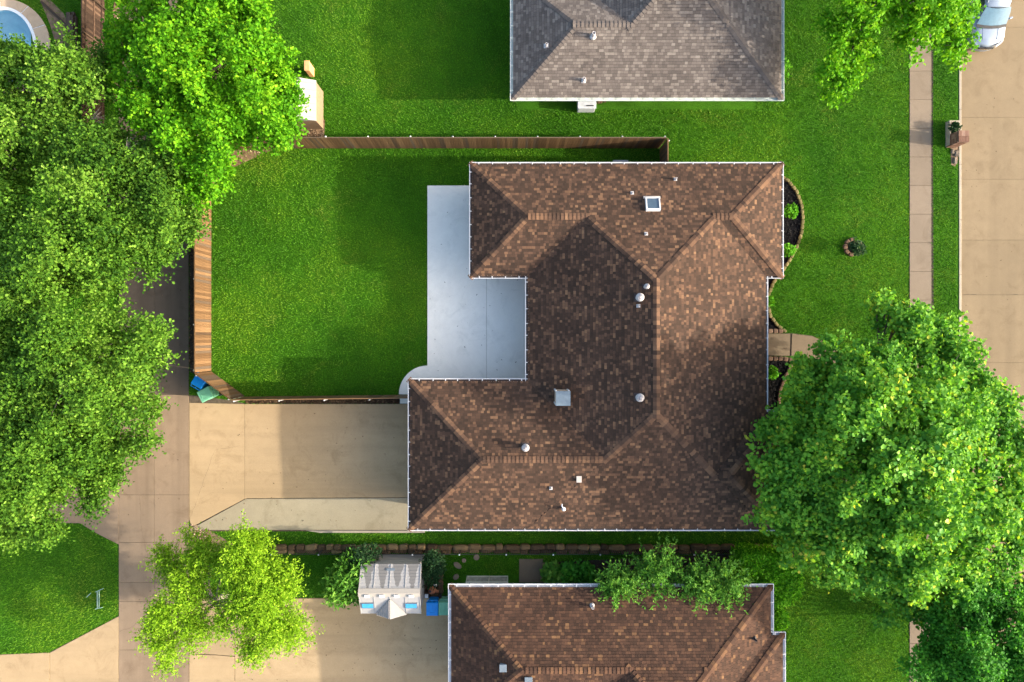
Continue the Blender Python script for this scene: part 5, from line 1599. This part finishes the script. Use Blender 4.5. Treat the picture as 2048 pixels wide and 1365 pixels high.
tree('dark_green_tree', 'dark dense rounded tree in the lower right corner', 'tree', (1900, 1240), [LB(1845, 1285, 3.4, 42, 0.6), LB(1860, 1350, 3.6, 55, 0.6), LB(1990, 1180, 3.8, 45, 0.6), LB(1960, 1270, 4.6, 105, 0.6), LB(2050, 1230, 4.4, 90, 0.6), LB(1900, 1310, 3.9, 70, 0.6), LB(2010, 1350, 4.3, 100, 0.6), LB(1880, 1220, 3.6, 50, 0.6), LB(1950, 1190, 3.7, 50, 0.6), LB(2060, 1360, 4.1, 90, 0.6)],
     M['dark'], 9000, 8, 0.3, 0.07, (0.15, 0.06), trunk_r=0.22, fork=1.2, inner=0.2, clump=(0.3, 1.1, -0.1, 0.75, 1.9))
tree('street_tree', 'light green street tree whose branches hang over sidewalk and car', 'tree', (1760, -90), [LB(1700, 60, 4.9, 50, 0.6), LB(1680, 140, 4.1, 40, 0.6), LB(1665, 170, 3.7, 28, 0.6), LB(1720, 110, 4.1, 40, 0.6), LB(1750, 0, 5.3, 60, 0.6), LB(1840, 20, 5.3, 65, 0.6), LB(1820, 90, 4.4, 36, 0.6), LB(1880, 70, 4.4, 48, 0.6), LB(1905, 95, 4.1, 32, 0.6), LB(1900, 20, 4.8, 45, 0.6), LB(1760, -80, 6.1, 120, 0.6), LB(1860, -70, 5.7, 110, 0.6)],
     M['bright'], 3200, 8, 0.35, 0.07, (0.17, 0.07), trunk_r=0.2, inner=0.15, clump=(0.30, 1.2, -0.3), limbs_per=8)

SHR = dict(fork=0.5, limbs_per=4)
def shrub(name, label, px, py, lobes, mat, twigs, per, tl, sp, leaf, tr=0.05, cat='shrub', group=None, **k):
    return tree(name, label, cat, (px, py), lobes, M[mat], twigs, per, tl, sp, leaf, trunk_r=tr, group=group, **{**SHR, **k})
shrub('leafy_shrub', 'bright pointed leaf shrub on the west side of the garden shed', 706, 1158, [LB(690, 1165, 1.6, 34), LB(708, 1140, 1.6, 24), LB(675, 1180, 1.1, 20), LB(715, 1180, 1.2, 18)], 'shrub', 300, 8, 0.45, 0.08, (0.26, 0.05), flat=.4)
shrub('dark_shrub', 'dark spruce like shrub behind the northwest shed corner', 722, 1112, [LB(722, 1118, 1.4, 22), LB(745, 1108, 1.0, 14), LB(705, 1122, 1.2, 18)], 'darkshrub', 300, 8, 0.3, 0.05, (0.14, 0.03))
shrub('dark_shrub', 'dark silvery shrub between shed and column of stones', 866, 1135, [LB(866, 1132, 1.0, 18), LB(862, 1152, 0.8, 14), LB(870, 1118, 1.0, 12)], 'darkshrub', 260, 8, 0.3, 0.05, (0.13, 0.035))
g3 = 'tall shrubs along the north eave of the reddish house'
def tall(px, py, r, lb, seed):
    lob = [LB(px, py, 2.9, r * 0.341), LB(px - r * .4, py + r * .25, 2.6, r * 0.220), LB(px + r * .4, py + r * .15, 2.6, r * 0.231), LB(px + r * .1, py - r * .4, 2.3, r * 0.231), LB(px - r * .3, py - r * .3, 2.1, r * 0.193), LB(px + r * .05, py + r * .55, 2.9, r * 0.165)]
    shrub('tall_shrub', lb, 1024 + (px - 1024) * .93, 682 + (py - 682) * .93, lob, 'shrub', 150, 20, 0.85, 0.03, (0.17, 0.042), group=g3, tr=.06, inner=.1, outward=2.4, flat=.6, zmin=-.2)
tall(1236, 1162, 40, 'westernmost tall light green shrub overhanging the bottom roof edge', 1)
tall(1312, 1140, 62, 'widest tall shrub of the row between the two brown roofs', 2)
tall(1400, 1163, 38, 'narrow upright fern like shrub right of the widest one', 3)
tall(1452, 1165, 46, 'tall shrub next to the clipped hedge hanging over the gutter', 4)
for px, lb in ((1104, 'low leafy plant touching the pebbled square'), (1136, 'low large leaved plant in the middle of the bed'), (1168, 'low large leaved plant at the foot of the tall shrubs')):
    shrub('bed_plant', lb, px, 1150, [LB(px, 1148, .45, 17, .8), LB(px + 8, 1158, .4, 12, .8)], 'shrub' if px < 1110 else 'dark', 110, 5, 0.2, 0.05, (0.22, 0.085), cat='plant', group='low plants in the bed by the pebbled square', wide=True)
# clipped hedge: box-shaped leaf mass
def hedge(name, label, poly, h, mat, dens=380):
    pts = poly_px(poly, h)
    xs = [p[0] for p in pts]; ys = [p[1] for p in pts]
    cx, cy = sum(xs) / len(xs), sum(ys) / len(ys)
    root = thing(name, label, 'hedge', (cx, cy, 0))
    A = (max(xs) - min(xs)) * (max(ys) - min(ys))
    n = int(A * dens * 2.2)
    x = RNG.uniform(min(xs), max(xs), n); y = RNG.uniform(min(ys), max(ys), n)
    ok = pip(x, y, pts); x, y = x[ok], y[ok]; n = len(x)
    z = h - RNG.random(n) ** 2 * h * 0.55 + RNG.normal(size=n) * 0.05 + 0.16 * np.sin(x * 4.1) * np.cos(y * 3.7)
    # sides
    sx, sy, sz = [], [], []
    for i in range(len(pts)):
        a, b = np.array(pts[i]), np.array(pts[(i + 1) % len(pts)])
        L = np.linalg.norm(b - a); k = int(L * h * dens)
        t = RNG.random(k); sx.append(a[0] + (b - a)[0] * t + RNG.normal(size=k) * .06); sy.append(a[1] + (b - a)[1] * t + RNG.normal(size=k) * .06); sz.append(RNG.random(k) * h)
    C = np.stack([np.concatenate([x] + sx), np.concatenate([y] + sy), np.concatenate([z] + sz)], 1)
    n = len(C)
    D = unit(RNG.normal(size=(n, 3)) + np.array([0, 0, .5])); Nn = unit(RNG.normal(size=(n, 3)) * .6 + np.array([0, 0, .7])); D = unit(D - Nn * (D * Nn).sum(1, keepdims=True))
    o = leaf_cloud('foliage', M[mat], C, D, Nn, .15 * RNG.uniform(.6, 1.4, n), .045 * RNG.uniform(.7, 1.3, n), RNG.random(n), root); o['kind'] = 'stuff'
    mb = MB(); mb.tube([(0, 0, 0), (0, 0, h * .7)], [.05, .02], 6); local(mb, 'stem', M['bark'], root)
hedge('clipped_hedge', 'bright clipped hedge wrapped round the corner of the bottom house', [(1487, 1120), (1500, 1112), (1560, 1116), (1598, 1122), (1604, 1160), (1598, 1196), (1570, 1212), (1545, 1210), (1542, 1172), (1490, 1172)], 2.1, 'hedge')
hedge('clipped_hedge', 'small clipped bush south of the larger hedge along the eave', [(1543, 1226), (1560, 1222), (1574, 1230), (1575, 1252), (1560, 1262), (1544, 1260)], 1.5, 'hedge')
g4 = 'young shrubs in the black mulch beds'
for px, py, r, lb in ((1581, 423, 10, 'upper bright round shrub in the curved black mulch bed'), (1576, 500, 9, 'lower bright round shrub in the curved black mulch bed'), (1537, 603, 6, 'little shrub at the gutter above the front walk'), (1543, 745, 8, 'small dark plant in the mulch south of the front walk')):
    shrub('young_shrub', lb, px, py, [LB(px, py, .35, r, .8), LB(px + 4, py + 3, .3, r * .7, .8)], 'box', 90, 6, .12, .03, (.13, .05), group=g4, tr=.02, fork=.15)
shrub('sapling', 'dark young sapling growing inside the stone ring', 1709, 495, [LB(1713, 495, .8, 8), LB(1719, 499, .7, 7), LB(1710, 490, .6, 5)], 'darkshrub', 130, 7, .2, .05, (.12, .04), tr=.03, cat='sapling')
shrub('silvery_plant', 'pale silvery plant in the brick mailbox planter', 1909, 256, [LB(1909, 255, .5, 7, .7)], 'darkshrub', 40, 6, .08, .03, (.12, .05), tr=.015, cat='plant')
shrub('dark_bush', 'dark bush under the right edge of the broad leaved tree', 1915, 1120, [LB(1922, 1122, 1.3, 32), LB(1945, 1128, 1.1, 22), LB(1900, 1140, 1.0, 20)], 'dark', 260, 8, .3, .06, (.16, .06))
shrub('alley_weed', 'small green weed clump growing on the alley edge at the top', 252, 57, [LB(252, 57, .35, 9, .7)], 'shrub', 60, 6, .15, .04, (.16, .05), tr=.015, cat='plant')
shrub('side_shrub', 'low green shrub hugging the east side of the grey roofed house', 1566, 130, [LB(1567, 132, .5, 9), LB(1566, 150, .45, 8)], 'box', 80, 6, .15, .04, (.13, .045), tr=.02)

# ------------------------------------------------------------------ grass, mulch chips
def grass():
    x0, x1, y0, y1 = X(-40), X(1921), Y(1410), Y(-45)
    dens = 420
    n = int((x1 - x0) * (y1 - y0) * dens)
    px = RNG.uniform(-40, 1917, n); py = RNG.uniform(-45, 1410, n)
    ok = np.ones(n, bool)
    for poly in PAVED:
        a = np.array(poly); lo, hi = a.min(0), a.max(0)
        c = ok & (px > lo[0]) & (px < hi[0]) & (py > lo[1]) & (py < hi[1])
        i = np.where(c)[0]
        ok[i[pip(px[i], py[i], poly)]] = False
    # house footprints (walls on the ground)
    k = (36 - Z0) / 36
    for hs in ([(945, 331), (1561, 331), (1561, 551), (1530, 551), (1530, 826), (1561, 826), (1561, 1056), (822, 1056), (822, 764), (1057, 764), (1057, 551), (945, 551)],
               [(1028, -520), (1561, -520), (1561, 194), (1028, 194)], [(904, 1176), (1540, 1176), (1564, 1272), (1564, 1900), (904, 1900)]):
        cxm = np.mean([a for a, _ in hs]); cym = np.mean([b for _, b in hs])
        pp = [(1024 + (a - 1024) * k, 682.5 + (b - 682.5) * k) for a, b in hs]
        i = np.where(ok)[0]
        inside = pip(px[i], py[i], [(a + (9 if a < cxm else -9), b + (9 if b < cym else -9)) for a, b in pp])
        ok[i[inside]] = False
    # thin the bare patches
    for poly, keep in (([(424, 300), (545, 300), (500, 320), (462, 338), (436, 366), (424, 392)], 0.25), ([(228, -100), (243, -100), (243, 210), (228, 210)], 0.15), ([(80, 0), (100, 0), (128, 28), (140, 60), (136, 140), (118, 150), (112, 90), (100, 50)], 0.25), ([(380, 1050), (420, 1062), (470, 1090), (380, 1120)], 0.2)):
        i = np.where(ok)[0]
        ins = pip(px[i], py[i], poly) & (RNG.random(len(i)) > keep)
        ok[i[ins]] = False
    px, py = px[ok], py[ok]; n = len(px)
    C = np.stack([(px - 1024) / 36, (682.5 - py) / 36, np.full(n, 0.0)], 1)
    ang = RNG.random(n) * 2 * math.pi
    lean = RNG.uniform(0.3, 1.1, n)
    h = RNG.uniform(0.05, 0.10, n)
    tip = C + np.stack([np.cos(ang) * h * lean, np.sin(ang) * h * lean, h], 1)
    a2 = ang + math.pi / 2 + RNG.normal(size=n) * .4
    w = RNG.uniform(0.010, 0.019, n)
    s = np.stack([np.cos(a2) * w, np.sin(a2) * w, np.zeros(n)], 1)
    V = np.stack([C - s, C + s, tip], 1).astype(np.float32)
    me = bpy.data.meshes.new('lawn_grass')
    me.vertices.add(n * 3); me.loops.add(n * 3); me.polygons.add(n)
    me.vertices.foreach_set('co', V.reshape(-1))
    me.loops.foreach_set('vertex_index', np.arange(n * 3, dtype=np.int32))
    me.polygons.foreach_set('loop_start', np.arange(0, n * 3, 3, dtype=np.int32)); me.polygons.foreach_set('loop_total', np.full(n, 3, np.int32))
    me.materials.append(M['blade'])
    at = me.attributes.new('tint', 'FLOAT', 'FACE'); at.data.foreach_set('value', RNG.random(n).astype(np.float32))
    me.update(calc_edges=True)
    o = bpy.data.objects.new('lawn_grass', me); COL.objects.link(o)
    tag(o, 'short mown green grass covering the lawns around the houses', 'grass', kind='stuff')
grass()

def chips(name, label, polys, n, mat, size, z=0.02):
    mb = MB()
    for poly in polys:
        xs = [a for a, _ in poly]; ys_ = [b for _, b in poly]
        x = RNG.uniform(min(xs), max(xs), n); y = RNG.uniform(min(ys_), max(ys_), n)
        ok = pip(x, y, poly)
        for a, b in zip(x[ok], y[ok]):
            q = Matrix.Rotation(random.uniform(0, 6.28), 3, 'Z') @ Matrix.Rotation(random.uniform(-.5, .5), 3, 'X') @ Matrix.Rotation(random.uniform(-.5, .5), 3, 'Y')
            s = size * random.uniform(.5, 1.4)
            vs = [q @ Vector(v) for v in ((-s, -s * .35, 0), (s, -s * .3, 0), (s * .8, s * .35, 0.012), (-s * .9, s * .3, 0.01))]
            c = Vector((*P2(a, b), z + random.uniform(0, .03)))
            mb.add([v + c for v in vs], [(0, 1, 2, 3)], random.random())
    o = mb.build(name, M[mat], tint=True)
    tag(o, label, 'mulch', kind='stuff')
M['chip_black'] = tinted('black_chip', [(0, (0.002, 0.002, 0.0025)), (0.8, (0.006, 0.006, 0.007)), (1, (0.02, 0.018, 0.016))], True, bmp=0)
M['chip_brown'] = tinted('brown_chip', [(0, (0.02, 0.012, 0.007)), (0.7, (0.07, 0.04, 0.02)), (1, (0.20, 0.13, 0.07))], True, bmp=0)
M['chip_tan'] = tinted('tan_chip', [(0, (0.08, 0.045, 0.025)), (0.6, (0.25, 0.16, 0.09)), (1, (0.5, 0.38, 0.26))], True, bmp=0)
chips('black_mulch', 'black shredded mulch covering the front beds', [BED_A, BED_B], 3500, 'chip_black', 0.05, 0.03)
chips('brown_mulch', 'dark brown bark mulch along the cedar fence and drive edge', [[(379, 300), (420, 300), (420, 742), (394, 750), (379, 742)], [(492, 800), (800, 800), (800, 807), (492, 807)], [(846, 1112), (878, 1112), (878, 1195), (846, 1195)], [(1090, 1128), (1530, 1108), (1530, 1195), (1090, 1195)]], 2600, 'chip_brown', 0.045, 0.012)
chips('wood_chips', 'pale dry wood chips and leaf litter on bare ground', [[(606, 242), (650, 242), (648, 290), (545, 293)], [(424, 300), (545, 300), (500, 320), (462, 338), (436, 366), (424, 392)], [(228, -60), (243, -60), (243, 210), (228, 210)], [(380, 1048), (420, 1060), (410, 1080), (378, 1075)]], 700, 'chip_tan', 0.05, 0.012)

sheet('soil_edge', [(1863.2, -200), (1866.5, -200), (1865.6, 300), (1866.8, 620), (1865.4, 1365), (1863.2, 1365)], 'soil', 0.02, paved=False)
chips('leaf_litter', 'scattered dry leaf bits lying on the paving', [[(858, 380), (940, 380), (940, 560), (1070, 560), (1070, 770), (858, 760)]], 46, 'chip_brown', 0.035, 0.075)
chips('leaf_litter', 'dry leaf crumbs on driveway, alley and street', [[(240, 500), (376, 500), (376, 1360), (240, 1360)], [(380, 812), (815, 812), (815, 1050), (420, 1050)], [(1926, 120), (2046, 120), (2046, 1100), (1926, 1100)], [(480, 1240), (890, 1240), (890, 1364), (480, 1364)]], 70, 'chip_brown', 0.03, 0.042)
def crack(parent, pts, z, w=0.011):
    mb = MB()
    P3 = []
    for (a, b), (c, d) in zip(pts, pts[1:]):
        k = max(2, int(math.hypot(c - a, d - b) / 7))
        for q in range(k):
            t = q / k
            P3.append(P2(a + (c - a) * t + random.uniform(-1.2, 1.2), b + (d - b) * t + random.uniform(-1.2, 1.2)))
    for a, b in zip(P3, P3[1:]):
        d = Vector((b[0] - a[0], b[1] - a[1])).normalized(); n = Vector((-d.y, d.x)) * w * random.uniform(.4, 1) * .5
        mb.add([(a[0] - n.x, a[1] - n.y, z), (b[0] - n.x, b[1] - n.y, z), (b[0] + n.x, b[1] + n.y, z), (a[0] + n.x, a[1] + n.y, z)], [(0, 1, 2, 3)])
    o = mb.build('crack', M['joint'], bpy.data.objects[parent]); o['kind'] = 'stuff'
crack('alley', [(240, 1262), (258, 1258), (280, 1240), (302, 1232)], 0.039)
crack('alley', [(280, 990), (284, 1060), (300, 1130)], 0.039)
crack('alley', [(330, 1205), (345, 1290), (340, 1365)], 0.039)
crack('street', [(1930, 588), (1975, 592), (2046, 590)], -0.095, 0.02)
crack('street', [(1960, 726), (2010, 722), (2046, 727)], -0.095)
crack('driveway', [(380, 1040), (430, 900), (488, 890)], 0.042, 0.008)
crack('neighbour_driveway', [(480, 1318), (560, 1300), (640, 1330)], 0.042, 0.008)
